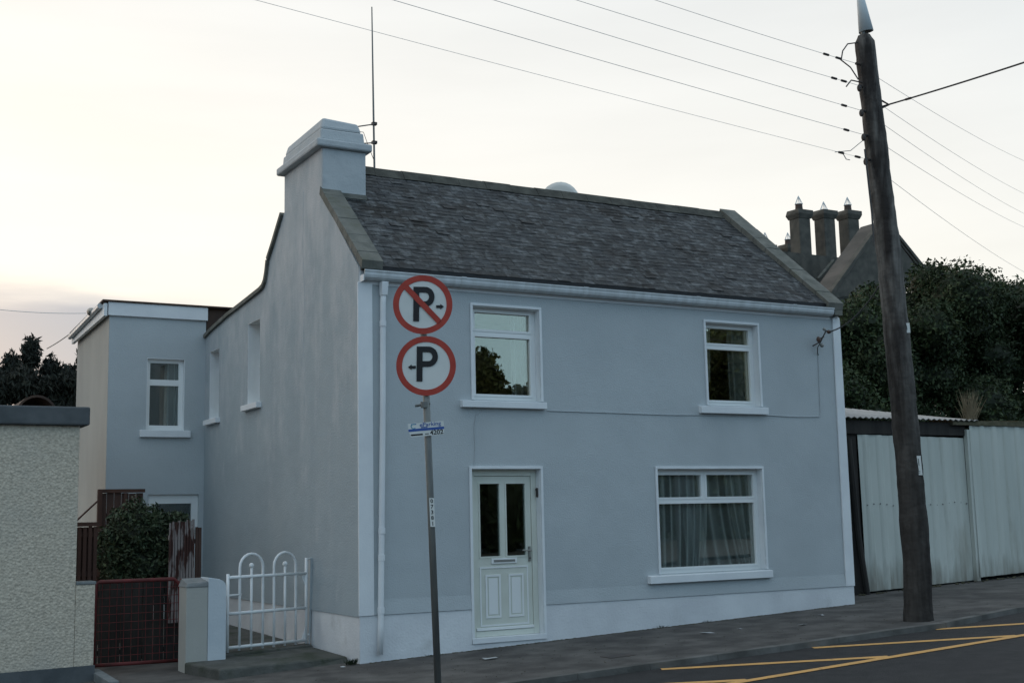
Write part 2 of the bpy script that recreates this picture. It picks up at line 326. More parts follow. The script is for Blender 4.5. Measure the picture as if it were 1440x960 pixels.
# road markings: hatched bay, each stroke laid 4 mm above the asphalt
def stroke(p, q, wd=.066):
    mb = MB(); p, q = np.array(p), np.array(q); d = (q-p)/np.linalg.norm(q-p); nn = np.array([-d[1], d[0]])*wd
    k = max(2, int(np.linalg.norm(q-p)/.15)); vs = []; fs = []
    for i in range(k+1):
        c = p+(q-p)*i/k; j1, j2 = random.uniform(.92, 1.06), random.uniform(.92, 1.06)
        for sg, j in ((1, j1), (-1, j2)): a = c+nn*sg*j; vs.append((a[0], a[1], gz(a[0], a[1])+ROAD+.004))
    for i in range(k): fs.append((2*i, 2*i+1, 2*i+3, 2*i+2))
    return mb.add(vs, fs)
mk = MB()
for p, q in [((4.46, -2.86), (6.62, -3.95)), ((2.30, -2.86), (4.46, -4.04)), ((.2, -2.87), (2.42, -4.13)), ((-1.9, -2.87), (.3, -4.2)), ((6.56, -2.77), (8.9, -3.86)), ((8.75, -2.52), (11.1, -3.78))]:
    a = stroke(p, q); mk.add(a.v, a.f)
for i, (p, q) in enumerate([((-6, -4.45), (2.4, -4.19)), ((2.4, -4.19), (6.7, -4.0)), ((6.7, -4.0), (14, -3.72))]):
    a = stroke(p, q, .06); mk.add([(x, y, z+.003) for x, y, z in a.v], a.f)
tag(mk.build('road_markings', M['yellow'], origin=(2, -3.5, 0)), kind='structure')

# ------------------------------------------------------------------ the house
W = 7.907
H = thing('house', (0, 0, -.12), 'two-storey grey-blue rendered house with white trim, slate roof and rear extension', 'house')
ZE = 4.46
# openings (outer edge of surround is 35 mm wider)
op = dict(w1=(1.57, 2.565, 3.05, 4.27), w2=(5.342, 6.296, 3.07, 4.27), big=(4.397, 6.249, .735, 2.165), door=(1.518, 2.527, .0, 2.165))
fw = wall(lambda a, b: (a, 0, b), [(0, -.35), (W, -.35), (W, 4.66), (0, 4.66)], [rect(*v) for v in op.values() if v is not op['door']]+[[(1.518, .05), (2.527, .05), (2.527, 2.165), (1.518, 2.165)]], .42, (0, 1, 0))
fw.build('front_wall', M['facade'], H)
# left gable with curved parapet line at the back
G = [(0.001, -.35), (6.9, -.35), (6.9, 4.70), (6.53, 4.76), (5.55, 4.87), (4.48, 4.95), (3.85, 5.0), (3.70, 5.03), (3.60, 5.10), (3.53, 5.22), (3.47, 5.40), (3.25, 5.58), (3.03, 5.78), (2.84, 5.95), (2.80, 5.97), (2.80, 6.535), (1.275, 6.535), (1.275, 5.86), (.0015, 4.66)]
gh = [rect(3.90, 4.5, 3.33, 4.60), rect(6.06, 6.62, 3.27, 4.43)]
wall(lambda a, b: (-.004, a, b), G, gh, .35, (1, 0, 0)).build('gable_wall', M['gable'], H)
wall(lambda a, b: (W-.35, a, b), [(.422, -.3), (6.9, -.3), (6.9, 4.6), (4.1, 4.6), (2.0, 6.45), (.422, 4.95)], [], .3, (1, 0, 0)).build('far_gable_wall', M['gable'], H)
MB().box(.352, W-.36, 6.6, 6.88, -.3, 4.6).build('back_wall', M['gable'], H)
# interior floor slabs and partition
ib = MB(); ib.box(.36, W-.37, .43, 6.5, 2.45, 2.6); ib.box(.36, W-.37, .43, 6.5, -.12, -.02); ib.box(3.6, 3.7, .43, 6.5, -.02, 2.45); ib.box(3.6, 3.7, .43, 6.5, 2.6, 4.5); ib.box(.36, W-.37, 2.6, 2.7, -.02, 2.44); ib.box(.36, W-.37, 2.6, 2.7, 2.61, 4.5)
ib.box(.36, W-.37, .43, 6.5, 4.5, 4.6)
ib.build('interior', M['interior'], H)
# pale patches of older render, thickened upward to also paint the upper gable's stronger light
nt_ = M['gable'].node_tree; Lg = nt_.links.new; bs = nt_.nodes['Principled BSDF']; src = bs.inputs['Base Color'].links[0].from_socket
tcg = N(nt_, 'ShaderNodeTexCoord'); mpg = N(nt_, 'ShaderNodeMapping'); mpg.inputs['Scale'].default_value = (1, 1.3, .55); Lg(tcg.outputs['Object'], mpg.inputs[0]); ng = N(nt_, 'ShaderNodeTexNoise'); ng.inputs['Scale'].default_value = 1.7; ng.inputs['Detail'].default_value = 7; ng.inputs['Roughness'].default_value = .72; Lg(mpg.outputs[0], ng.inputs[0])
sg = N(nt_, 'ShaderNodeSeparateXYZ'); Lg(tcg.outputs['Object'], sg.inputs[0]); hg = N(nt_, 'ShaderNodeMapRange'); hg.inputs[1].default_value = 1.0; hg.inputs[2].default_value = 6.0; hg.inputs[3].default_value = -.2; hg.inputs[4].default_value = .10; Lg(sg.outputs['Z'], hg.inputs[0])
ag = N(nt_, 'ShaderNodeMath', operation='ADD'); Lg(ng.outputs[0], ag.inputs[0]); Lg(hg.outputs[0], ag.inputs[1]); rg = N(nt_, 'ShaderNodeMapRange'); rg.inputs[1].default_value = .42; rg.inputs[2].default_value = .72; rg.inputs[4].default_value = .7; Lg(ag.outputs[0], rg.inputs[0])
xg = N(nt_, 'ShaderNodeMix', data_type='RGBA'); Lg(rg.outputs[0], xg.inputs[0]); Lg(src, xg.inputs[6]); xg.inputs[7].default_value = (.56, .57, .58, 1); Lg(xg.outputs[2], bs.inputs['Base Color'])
# roof of slates (front slope) over boarding
def RX(y): return .27, 7.62-.14*(y/2.03)       # slate field between the copings
slope0 = (-.10, 4.665); slope1 = (2.02, 6.50); slen = math.hypot(slope1[0]-slope0[0], slope1[1]-slope0[1])
ey, ez = (slope1[0]-slope0[0])/slen, (slope1[1]-slope0[1])/slen; ny, nz_ = -ez, ey
mb = MB(); tones = []
rows = 27; exp_ = slen/rows
for r in range(rows):
    s0 = r*exp_-.01; x = .10+(.095 if r % 2 else 0)+random.uniform(-.02, .02)
    while x < 7.75:
        wd = .19+random.uniform(-.02, .02); y = slope0[0]+ey*s0
        a, b = max(x+.003, .12), min(x+wd-.003, 7.74-.16*(r/rows)); x += wd
        if b-a < .03: continue
        lift = .006+random.uniform(0, .005) if random.random() > .03 else .018; skew = random.uniform(-.009, .009); s1 = s0+exp_*1.25
        P = lambda xx, s, h: (xx, slope0[0]+ey*s+ny*h, slope0[1]+ez*s+nz_*h)
        n0 = len(mb.v)
        mb.add([P(a, s0+skew, lift), P(b, s0-skew, lift+random.uniform(-.003, .003)), P(b, s1, .004), P(a, s1, .004), P(a, s0+skew, lift-.008), P(b, s0-skew, lift-.008)], [(0, 1, 2, 3), (4, 5, 1, 0)])
        t = random.uniform(.82, 1.16)
        if random.random() < .06: t *= random.uniform(1.2, 1.6)
        g = random.uniform(-.04, .04); tones += [(t*(1+g), t, t*(1-g), 1)]*6
mb.t = tones
o = mb.build('roof', M['slate'], H, normals=False)
# give the slate an irregular pale lichen speckle
nt_ = M['slate'].node_tree; Ls = nt_.links.new; bs = nt_.nodes['Principled BSDF']; src = bs.inputs['Base Color'].links[0].from_socket
tcs = N(nt_, 'ShaderNodeTexCoord'); mps = N(nt_, 'ShaderNodeMapping'); mps.inputs['Scale'].default_value = (1, 1.3, 1.3); Ls(tcs.outputs['Object'], mps.inputs[0]); ns = N(nt_, 'ShaderNodeTexNoise'); ns.inputs['Scale'].default_value = 6.5; ns.inputs['Detail'].default_value = 7; ns.inputs['Roughness'].default_value = .65; Ls(mps.outputs[0], ns.inputs[0])
rs_ = N(nt_, 'ShaderNodeMapRange'); rs_.inputs[1].default_value = .50; rs_.inputs[2].default_value = .72; rs_.inputs[4].default_value = .68; Ls(ns.outputs[0], rs_.inputs[0])
xs_ = N(nt_, 'ShaderNodeMix', data_type='RGBA'); Ls(rs_.outputs[0], xs_.inputs[0]); Ls(src, xs_.inputs[6]); xs_.inputs[7].default_value = (.215, .23, .235, 1); Ls(xs_.outputs[2], bs.inputs['Base Color'])
# roof boarding below and rear slopes
mb = MB(); mb.prism([(.02, -.06, 4.668), (.02, 2.02, 6.46), (.02, 4.0, 4.72), (.02, 6.85, 4.63), (.02, 6.85, 4.61), (.02, -.06, 4.61)], (W-.30, 0, 0)); mb.build('roof_boarding', M['ridge'], H)
# shaded gap under the first slates, put in as a black strip
MB().box(.06, 7.72, -.105, -.062, 4.615, 4.662).build('eaves_dark_gap', M['black'], H)
# verge copings
def coping(xo, xi, y0, z0, y1, z1, th=.07, xo1=None, xi1=None):
    xo1 = xo if xo1 is None else xo1; xi1 = xi if xi1 is None else xi1
    mb = MB(); n = 9
    for i in range(n):
        t0, t1 = i/n+.002, (i+1)/n-.002; j = random.uniform(-.006, .006)
        q = []
        for t in (t0, t1):
            a, b = xo+(xo1-xo)*t, xi+(xi1-xi)*t; y, z = y0+(y1-y0)*t, z0+(z1-z0)*t
            q.append([(a, y, z-.03+j), (b, y, z-.03+j), (b, y-.03, z+th+j), (a, y-.03, z+th+j)])
        A, B = q; mb.hexa([A[0], A[1], B[1], B[0]], [A[3], A[2], B[2], B[3]])
    return mb
coping(-.02, .26, -.14, 4.645, 1.33, 5.93).build('verge_coping', M['coping'], H)
coping(7.60, 7.90, -.14, 4.61, 2.04, 6.55, xo1=7.34, xi1=7.66).build('verge_coping', M['coping'], H)
# kneeler ends
MB().box(7.75, 7.9, -.13, -.002, 4.50, 4.58).build('kneeler', M['coping'], H)
# ridge tiles
mb = MB(); x = .60
while x < 7.36:
    e = min(x+.45, 7.38); dz = random.uniform(-.004, .006)
    mb.prism([(x+.004, 1.90, 6.42+dz), (x+.004, 2.0, 6.565+dz), (x+.004, 2.06, 6.585+dz), (x+.004, 2.12, 6.565+dz), (x+.004, 2.22, 6.42+dz)], (e-x-.006, 0, 0)); x += .45
mb.build('ridge_tiles', M['ridge'], H)
# thin coping along the curved rear parapet
mb = MB(); pts = [(2.84, 5.95), (3.03, 5.78), (3.25, 5.58), (3.47, 5.40), (3.53, 5.22), (3.60, 5.10), (3.70, 5.03), (3.85, 5.0), (4.48, 4.95), (5.55, 4.87), (6.53, 4.76), (6.88, 4.70)]
for (a, b), (c, d) in zip(pts[:-1], pts[1:]):
    nn = Vector((0, d-b, -(c-a))).normalized()*-.06
    p = [(-.05, a, b), (.4, a, b), (.4, c, d), (-.05, c, d)]
    mb.hexa(p, [(q[0], q[1]+nn.y, q[2]+nn.z) for q in p])
mb.build('parapet_coping', M['coping'], H)
# chimney
ch = MB().box(-.002, .628, 1.26, 2.815, 5.82, 6.53).build('chimney', M['chimney'], H, bevel=.015)
MB().box(-.10, .70, 1.19, 2.90, 6.53, 6.64).build('chimney_band', M['chimney'], ch, bevel=.025)
MB().hexa([(-.03, 1.25, 6.641), (.61, 1.25, 6.641), (.61, 2.83, 6.641), (-.03, 2.83, 6.641)], [(-.02, 1.27, 6.80), (.60, 1.27, 6.80), (.60, 2.81, 6.80), (-.02, 2.81, 6.80)]).build('chimney_cap', M['chimney'], ch, bevel=.02)
MB().hexa([(-.01, 1.28, 6.801), (.585, 1.28, 6.801), (.585, 2.80, 6.801), (-.01, 2.80, 6.801)], [(.03, 1.33, 6.975), (.545, 1.33, 6.945), (.545, 2.76, 6.95), (.03, 2.76, 6.955)]).build('chimney_flaunching', M['chimney'], ch, bevel=.035)
MB().box(.26, .63, 1.235, 1.259, 5.86, 5.925).build('flashing', M['coping'], ch)
# plinth (follows the pavement: its bottom edge is buried)
def zp(x): return .42
pl = MB(); pl.box(-.012, 1.482, -.010, -.001, -.3, .42); pl.box(2.563, W+.012, -.010, -.001, -.3, .42); pl.box(1.4825, 2.5625, -.009, -.001, -.3, .0)
pl.build('plinth', M['plinth'], H)
MB().box(-.013, -.0045, .0, 6.88, -.3, .41).build('plinth', M['plinth'], H)
for a, b in ((.172, 1.480), (2.565, 7.753)): MB().hexa([(a, -.024, .424), (b, -.024, .424), (b, -.001, .424), (a, -.001, .424)], [(a, -.002, .60), (b, -.002, .60), (b, -.001, .60), (a, -.001, .60)]).build('drip_edge', M['facade'], H)
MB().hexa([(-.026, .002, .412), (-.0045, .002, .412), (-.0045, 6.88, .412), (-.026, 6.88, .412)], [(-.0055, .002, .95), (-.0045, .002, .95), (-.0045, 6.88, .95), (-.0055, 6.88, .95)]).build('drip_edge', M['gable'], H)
# corner strips
MB().hexa([(-.025, -.026, .421), (.17, -.026, .421), (.17, -.001, .421), (-.025, -.001, .421)], [(-.025, -.026, 4.46), (.17, -.026, 4.46), (.17, -.001, 4.46), (-.025, -.001, 4.46)]).build('corner_strip', M['trim'], H, bevel=.005)
MB().hexa([(7.755, -.026, .421), (7.93, -.026, .421), (7.93, -.001, .421), (7.755, -.001, .421)], [(7.79, -.026, 4.40), (7.94, -.026, 4.40), (7.94, -.001, 4.40), (7.79, -.001, 4.40)]).build('corner_strip', M['trim'], H, bevel=.005)
MB().prism([(7.79, -.026, 4.401), (7.94, -.026, 4.401), (7.93, -.026, 4.48), (7.87, -.026, 4.50), (7.79, -.026, 4.46)], (0, .022, 0)).build('corner_strip_top', M['trim'], H)
# gutter, half-round-ish profile, in lengths with unions
def gut_profile(x0, x1):
    pr = [(-.014, 4.49), (-.06, 4.483), (-.105, 4.490), (-.132, 4.510), (-.143, 4.54), (-.145, 4.578), (-.155, 4.582), (-.156, 4.600), (-.146, 4.603),
          (-.137, 4.595), (-.136, 4.545), (-.126, 4.518), (-.10, 4.498), (-.06, 4.492), (-.022, 4.498), (-.022, 4.60), (-.014, 4.60)]
    return MB().prism([(x0, y, z) for y, z in pr], (x1-x0, 0, 0))
gut_profile(.02, 7.72).build('gutter', M['gutter'], H, normals=True)
MB().box(.0, 7.74, -.012, -.0015, 4.44, 4.655).build('fascia', M['trim'], H)
for x in (1.35, 3.2, 5.1, 6.9):
    g_ = gut_profile(x, x+.07); MB().add([(p[0], (p[1]+.02)*1.03-.02, (p[2]-4.54)*1.07+4.54) for p in g_.v], g_.f).build('gutter_union', M['gutter'], H)
MB().hexa([(.008, -.13, 4.46), (.018, -.13, 4.46), (.018, -.015, 4.46), (.008, -.015, 4.46)], [(.008, -.137, 4.54), (.018, -.137, 4.54), (.018, -.015, 4.54), (.008, -.015, 4.54)]).build('gutter_end', M['trim'], H)
# downpipe
dp = MB(); dp.tube([(.30, -.075, 4.36), (.295, -.06, 4.2), (.285, -.058, 3), (.235, -.062, .3), (.222, -.062, -.03)], .036, 14); dpo = dp.build('downpipe', M['trim'], H, smooth=True)
MB().hexa([(.262, -.115, 4.30), (.338, -.115, 4.30), (.338, -.03, 4.30), (.262, -.03, 4.30)], [(.255, -.135, 4.47), (.345, -.135, 4.47), (.345, -.03, 4.47), (.255, -.03, 4.47)]).build('outlet_box', M['trim'], dpo, bevel=.006)
for z, x in ((3.95, .292), (1.42, .258), (1.10, .252), (.48, .240)): MB().tube([(x, -.061, z-.035), (x, -.061, z+.035)], .042, 14).build('pipe_collar', M['trim'], dpo)

def surround(x0, x1, z0, z1, name='surround', t=.035, bottom=False, parent=None, m='trim'):
    mb = MB(); mb.box(x0-t, x0, -.022, -.0015, z0, z1); mb.box(x1, x1+t, -.022, -.0015, z0, z1); mb.box(x0-t, x1+t, -.022, -.0015, z1+.0005, z1+t)
    # painted reveals, thin plaster lining
    mb.box(x0, x0+.006, -.002, .12, z0, z1); mb.box(x1-.006, x1, -.002, .12, z0, z1); mb.box(x0+.0062, x1-.0062, -.002, .12, z1-.006, z1)
    return mb.build(name, M[m], parent, bevel=.003)
def sill(x0, x1, zt, zb, parent, y=-.075):
    return MB().hexa([(x0, y, zb), (x1, y, zb), (x1, .11, zb), (x0, .11, zb)], [(x0, y, zt-.02), (x1, y, zt-.02), (x1, .11, zt), (x0, .11, zt)]).build('sill', M['trim'], parent, bevel=.006)
def frame_rects(x0, x1, z0, z1, panes, y0=.105, y1=.165, mat='upvc', parent=None, plane='Y', name='frame'):
    """frame = slab with pane openings, beads round each pane"""
    wl = wall(lambda a, b: (a, y0, b), rect(x0, x1, z0, z1), [rect(*p) for p in panes], y1-y0, (0, 1, 0))
    for a, b, c, d in panes:
        for q in (rect(a-.03, b+.03, c-.03, d+.03),):
            w2 = wall(lambda u, v: (u, y0-.008, v), q, [rect(a+.0, b-.0, c+.0, d-.0)], .0075, (0, 1, 0)); wl.add(w2.v, w2.f)
    return wl.build(name, M[mat], parent)
def panes(ps, parent, y=.135, g='glass'):
    for p in ps: MB().box(p[0], p[1], y, y+.012, p[2], p[3]).build('pane', M[g], parent)
def drape(x0, x1, z0, z1, y, folds, amp, name, mat, parent, fn=None, nz=14):
    nx = folds*8; V = []; F = []
    for j in range(nz+1):
        v = j/nz
        for i in range(nx+1):
            u = i/nx; x, yy = x0+(x1-x0)*u, y+amp*math.sin(2*math.pi*folds*u+1.3*math.sin(7*u)+.8*v)*(.6+.4*math.sin(3.1*u*folds))
            if fn: x, yy = fn(u, v, x, yy)
            V.append((x, yy, z0+(z1-z0)*v))
    for j in range(nz):
        for i in range(nx): a = j*(nx+1)+i; F.append((a, a+1, a+nx+2, a+nx+1))
    return MB().add(V, F).build(name, mat, parent, smooth=True, normals=False)

# upper left window
x0, x1, z0, z1 = op['w1']
wn = surround(x0, x1, z0, z1, 'window', parent=H); wn['label'] = 'upper left window reflecting a tree and evening sky'
P = [(1.655, 2.475, 3.135, 3.885), (1.655, 2.475, 3.985, 4.205)]
frame_rects(x0+.007, x1-.007, z0, z1-.007, P, parent=wn); panes(P, wn)
sill(1.374, 2.621, 3.05, 2.945, wn)
drape(2.30, 2.52, 3.06, 4.25, .30, 3, .015, 'curtain', M['net'], wn)
# upper right window
x0, x1, z0, z1 = op['w2']
wn = surround(x0, x1, z0, z1, 'window', parent=H); wn['label'] = 'upper right window with cream curtain at the left side'
P = [(5.425, 6.215, 3.155, 3.895), (5.425, 6.215, 3.985, 4.205)]
frame_rects(x0+.007, x1-.007, z0, z1-.007, P, parent=wn); panes(P, wn)
sill(5.165, 6.389, 3.07, 2.95, wn)
drape(5.38, 5.59, 3.42, 4.26, .185, 3, .018, 'curtain', M['curtain'], wn, fn=lambda u, v, x, y: (x-(.05*u*(1-v)), y))
drape(5.90, 6.40, 3.0, 4.26, .20, 4, .02, 'curtain', M['net2'], wn)
# large ground-floor window
x0, x1, z0, z1 = op['big']
wn = surround(x0, x1, z0, z1, 'window', parent=H); wn['label'] = 'wide ground floor window with draped net curtains'
P = [(4.465, 6.165, .815, 1.685), (4.465, 5.225, 1.775, 2.085), (5.325, 6.165, 1.775, 2.085)]
frame_rects(x0+.007, x1-.007, z0, z1-.007, P, parent=wn); panes(P, wn, g='lowglass')
sill(4.177, 6.321, .735, .615, wn)
def swag(side):
    def f(u, v, x, y):
        # the inner edge is pulled outwards towards the bottom
        k = (1-v)**2.0
        return (x+side*k*.40*(u if side < 0 else 1-u), y)
    return f
drape(4.42, 5.42, .74, 2.14, .200, 8, .030, 'curtain', M['net'], wn, fn=lambda u, v, x, y: (x-.12*u*(1-v)**2, y))
drape(5.0, 5.95, .74, 2.14, .265, 6, .032, 'curtain', M['net'], wn, fn=lambda u, v, x, y: (x+.38*((1-v)**1.8)*(.3+.7*u)*.6, y))
drape(5.75, 6.24, .74, 2.14, .195, 4, .022, 'curtain', M['net'], wn, fn=lambda u, v, x, y: (x+.30*(1-v)**1.6*(1-u)*.9, y))

# front door
x0, x1, z0, z1 = op['door']
ds = surround(x0, x1, .05, z1, 'door', parent=H); ds['label'] = 'white front door with two tall dark glass panes'
MB().box(x0-.03, x1+.03, -.030, .13, .001, .062).build('door_step', M['trim'], ds)
fr = MB(); yA, yB = .10, .17
fr.box(x0+.007, x0+.085, yA, yB, .063, z1-.007); fr.box(x1-.085, x1-.007, yA, yB, .063, z1-.007); fr.box(x0+.0855, x1-.0855, yA, yB, z1-.085, z1-.007); fr.box(x0+.0855, x1-.0855, yA, yB, .063, .135)
fr.build('door_frame', M['cream_upvc'], ds, bevel=.004)
lx0, lx1 = x0+.09, x1-.09; DP = [(1.69, 1.975, 1.06, 1.98), (2.075, 2.355, 1.06, 1.98)]
lf = wall(lambda a, b: (a, .115, b), rect(lx0, lx1, .14, z1-.09), [rect(*p) for p in DP], .04, (0, 1, 0))
for a, b, c, d in DP:
    w2 = wall(lambda u, v: (u, .107, v), rect(a-.02, b+.02, c-.02, d+.02), [rect(a, b, c, d)], .0075, (0, 1, 0)); lf.add(w2.v, w2.f)
lf.build('door_leaf', M['cream_upvc'], ds)
panes(DP, ds, .13, 'doorglass')
pn = wall(lambda u, v: (u, .1065, v), rect(1.67, 2.375, .19, .93), [rect(1.69, 2.355, .21, .91)], .008, (0, 1, 0))
for a, b in ((1.75, 1.97), (2.085, 2.305)):
    for q0, q1 in ((rect(a, b, .29, .83), rect(a+.025, b-.025, .315, .805)),):
        w2 = wall(lambda u, v: (u, .1045, v), q0, [q1], .010, (0, 1, 0)); pn.add(w2.v, w2.f)
    pn.box(a+.045, b-.045, .108, .1149, .335, .785)
pn.build('door_panel', M['upvc'], ds)
MB().box(1.67, 2.375, .112, .1148, .19, .93).build('panel_shadow_gap', M['galv'], ds) if False else None
lb = MB(); lb.box(1.84, 2.21, .098, .1145, .965, 1.035); lbo = lb.build('letterbox', M['upvc'], ds, bevel=.004); MB().box(1.87, 2.18, .094, .0978, .985, 1.015).build('flap', M['brass'], lbo, bevel=.002)
hd = MB(); hd.box(2.385, 2.415, .095, .1145, .98, 1.17); hd.tube([(2.40, .095, 1.12), (2.40, .055, 1.12), (2.27, .055, 1.125)], .010, 8); hd.build('handle', M['brass'], ds, smooth=False)
MB().tube([(2.40, .094, 1.02), (2.40, .085, 1.02)], .012, 8).build('lock', M['iron'], ds)
MB().box(lx0, lx1, .085, .1145, .141, .175).build('weather_bar', M['upvc'], ds, bevel=.004)
bl = MB(); bl.box(2.500, 2.519, .045, .075, 1.80, 1.92); bl.ball((2.498, .06, 1.90), .014); bl.build('doorbell', M['iron'], ds)
# cable clipped along the front wall
MB().tube([(2.66, -.008, 2.93), (3.6, -.008, 2.925), (4.6, -.008, 2.915), (5.2, -.008, 2.925), (6.0, -.008, 2.93), (6.45, -.008, 2.945), (7.0, -.008, 2.935), (7.42, -.008, 2.945), (7.45, -.008, 3.0), (7.47, -.008, 3.9)], .007, 6).build('clipped_cable', M['facade'], H)
MB().tube([(1.56, -.006, 2.21), (1.575, -.006, 2.45), (1.57, -.006, 2.7), (1.60, -.006, 2.86), (1.72, -.006, 2.93)], .006, 6).build('clipped_cable', M['facade'], H)
# supply bracket with insulators near the right corner
br = MB(); br.tube([(7.48, -.0, 4.12), (7.46, -.16, 4.14)], .010, 8); br.tube([(7.38, -.0, 4.02), (7.40, -.13, 4.06), (7.50, -.17, 4.22)], .010, 8); bro = br.build('cable_bracket', M['iron'], H)
MB().ball((7.37, -.14, 4.10), .032, sq=(1, 1, 1.4)).build('insulator', M['ceramic'], bro); MB().ball((7.56, -.17, 4.22), .030, sq=(1.4, 1, 1)).build('insulator', M['ceramic'], bro)
MB().ball((7.47, -.10, 4.02), .034).build('clamp', M['brass'], bro); MB().ball((7.49, -.15, 4.26), .026).build('clamp', M['brass'], bro)
MB().tube([(7.56, -.17, 4.22), (7.50, -.17, 4.24), (7.43, -.15, 4.10), (7.38, -.10, 3.98), (7.44, -.03, 3.92), (7.47, -.01, 3.88)], .008, 6).build('cable_loop', M['wire'], bro)
# gable windows
for (a, b, c, d), lab in zip([(3.90, 4.5, 3.33, 4.60), (6.06, 6.62, 3.27, 4.43)], ('near narrow gable window', 'far narrow gable window')):
    mb = MB(); mb.box(-.002, .20, b-.008, b-.0005, c, d); mb.box(-.002, .20, a+.0005, a+.008, c, d); mb.box(-.002, .20, a+.009, b-.009, d-.008, d-.0005)
    g_ = mb.build('window', M['trim'], H); g_['label'] = lab
    MB().box(-.085, .20, a-.08, b+.10, c-.085, c).build('sill', M['trim'], g_, bevel=.005)
    wf = wall(lambda u, v: (.20, u, v), rect(a, b, c, d), [rect(a+.06, b-.06, c+.06, d-.35), rect(a+.06, b-.06, d-.28, d-.06)], .05, (1, 0, 0)); wf.build('frame', M['upvc'], g_)
    MB().box(.22, .23, a+.06, b-.06, c+.06, d-.06).build('pane', M['glass'], g_)
# vertical crack down the gable
MB().tube([(-.002, 2.0, 6.1), (-.002, 2.02, 5.3), (-.002, 1.94, 4.6), (-.002, 2.0, 4.0), (-.002, 1.93, 3.3), (-.002, 1.98, 2.9)], .006, 5).build('wall_crack', M['facade'], H)

# ---- rear extension
EX0, EY = -1.61, 6.9
E1 = wall(lambda a, b: (a, EY, b), rect(EX0, .0, -.3, 5.05), [rect(-.985, -.355, 3.11, 4.32), rect(-.93, -.09, -.02, 2.05)], .28, (0, 1, 0)); E1.build('extension_wall', M['facade'], H)
MB().box(EX0, EX0+.28, EY+.281, 9.75, -.3, 5.03).build('extension_side_wall', M['creamrender'], H)
MB().box(EX0-.003, EX0-.0005, EY, EY+.28, -.3, 5.03).build('extension_side_wall', M['creamrender'], H)
MB().box(EX0+.29, 2.5, 9.5, 9.75, -.3, 5.0).build('extension_back_wall', M['creamrender'], H)
# flat roof with white fascia
MB().box(EX0-.03, .02, EY-.045, EY-.001, 5.0, 5.225).build('extension_fascia', M['trim'], H, bevel=.006)
MB().hexa([(EX0-.10, EY-.04, 4.985), (EX0-.045, EY-.04, 4.985), (EX0-.045, 9.8, 4.90), (EX0-.10, 9.8, 4.90)], [(EX0-.10, EY-.04, 5.20), (EX0-.045, EY-.04, 5.20), (EX0-.045, 9.8, 5.06), (EX0-.10, 9.8, 5.06)]).build('extension_fascia', M['trim'], H, bevel=.006)
MB().hexa([(EX0-.13, EY-.07, 5.228), (.6, EY-.07, 5.228), (.6, 9.85, 5.08), (EX0-.13, 9.85, 5.08)], [(EX0-.13, EY-.07, 5.255), (.6, EY-.07, 5.255), (.6, 9.85, 5.12), (EX0-.13, 9.85, 5.12)]).build('extension_roof', M['rust'], H)
MB().tube([(EX0-.14, EY+.1, 5.17), (EX0-.14, 9.75, 5.02)], .045, 10).build('extension_gutter', M['gutter'], H)
MB().ball((EX0-.16, EY+.75, 5.17), .075, sq=(1, 1.6, .9)).build('extension_gutter_joint', M['brass'], H)
MB().prism([(.02, EY+.02, 4.75), (.02, EY+.02, 5.22), (1.2, EY+.02, 5.30), (1.2, EY+.02, 4.75)], (0, .1, 0)).build('extension_upstand', M['rust'], H)
wn = MB(); wn.box(-.985, -.978, EY-.001, EY+.10, 3.11, 4.32); wn.box(-.362, -.355, EY-.001, EY+.10, 3.11, 4.32); wn.box(-.977, -.363, EY-.001, EY+.10, 4.313, 4.32)
wno = wn.build('window', M['trim'], H); wno['label'] = 'extension window with pale curtain on its right side'
P = [(-.915, -.435, 3.20, 3.87), (-.915, -.435, 3.97, 4.25)]
wl = wall(lambda a, b: (a, EY+.08, b), rect(-.977, -.363, 3.11, 4.312), [rect(*p) for p in P], .05, (0, 1, 0)); wl.build('frame', M['upvc'], wno)
for p in P: MB().box(p[0], p[1], EY+.11, EY+.12, p[2], p[3]).build('pane', M['doorglass'], wno)
MB().box(-1.09, -.255, EY-.07, EY+.075, 2.995, 3.11).build('sill', M['trim'], wno, bevel=.006)
drape(-.64, -.40, 3.1, 4.3, EY+.22, 3, .015, 'curtain', M['net'], wno)
dr = MB(); dr.box(-.93, -.80, EY+.05, EY+.12, -.02, 2.05); dr.box(-.20, -.09, EY+.05, EY+.12, -.02, 2.05); dr.box(-.7995, -.2005, EY+.05, EY+.12, 1.90, 2.05); dr.box(-.7995, -.2005, EY+.05, EY+.12, -.02, .25); dr.box(-.7995, -.2005, EY+.05, EY+.12, .85, .95)
dro = dr.build('door', M['upvc'], H); dro['label'] = 'white back door of the extension'
MB().box(-.7995, -.2005, EY+.08, EY+.09, .25, 1.90).build('pane', M['doorglass'], dro)
MB().box(EX0+.3, 2.4, 8.2, 8.3, -.2, 4.9).build('interior', M['dark'], H)

# ------------------------------------------------------------------ antenna and dish
A = thing('aerial', (1.07, 2.03, 6.5), 'tall thin rod aerial bracketed to the side of the chimney', 'aerial')
MB().tube([(1.08, 2.03, 6.50), (1.07, 2.03, 7.4), (1.055, 2.03, 9.0)], [.016, .015, .009], 8).build('mast', M['galv'], A)
for z in (7.23, 6.95):
    m_ = MB(); m_.tube([((.57, 1.42, 6.94) if z > 7 else (.60, 1.42, 6.70)), (1.10, 2.03, z)], .010, 6); m_.box(1.045, 1.115, 2.0, 2.06, z-.02, z+.02); m_.build('bracket', M['iron'], A)
MB().tube([(.60, 2.03, 7.08), (.90, 2.0, 7.07), (.97, 2.01, 6.9), (1.06, 2.02, 6.7)], .005, 5).build('cable', M['wire'], A)
D = thing('satellite_dish', (4.3, 2.75, 6.1), 'pale satellite dish rising just behind the roof ridge', 'dish')
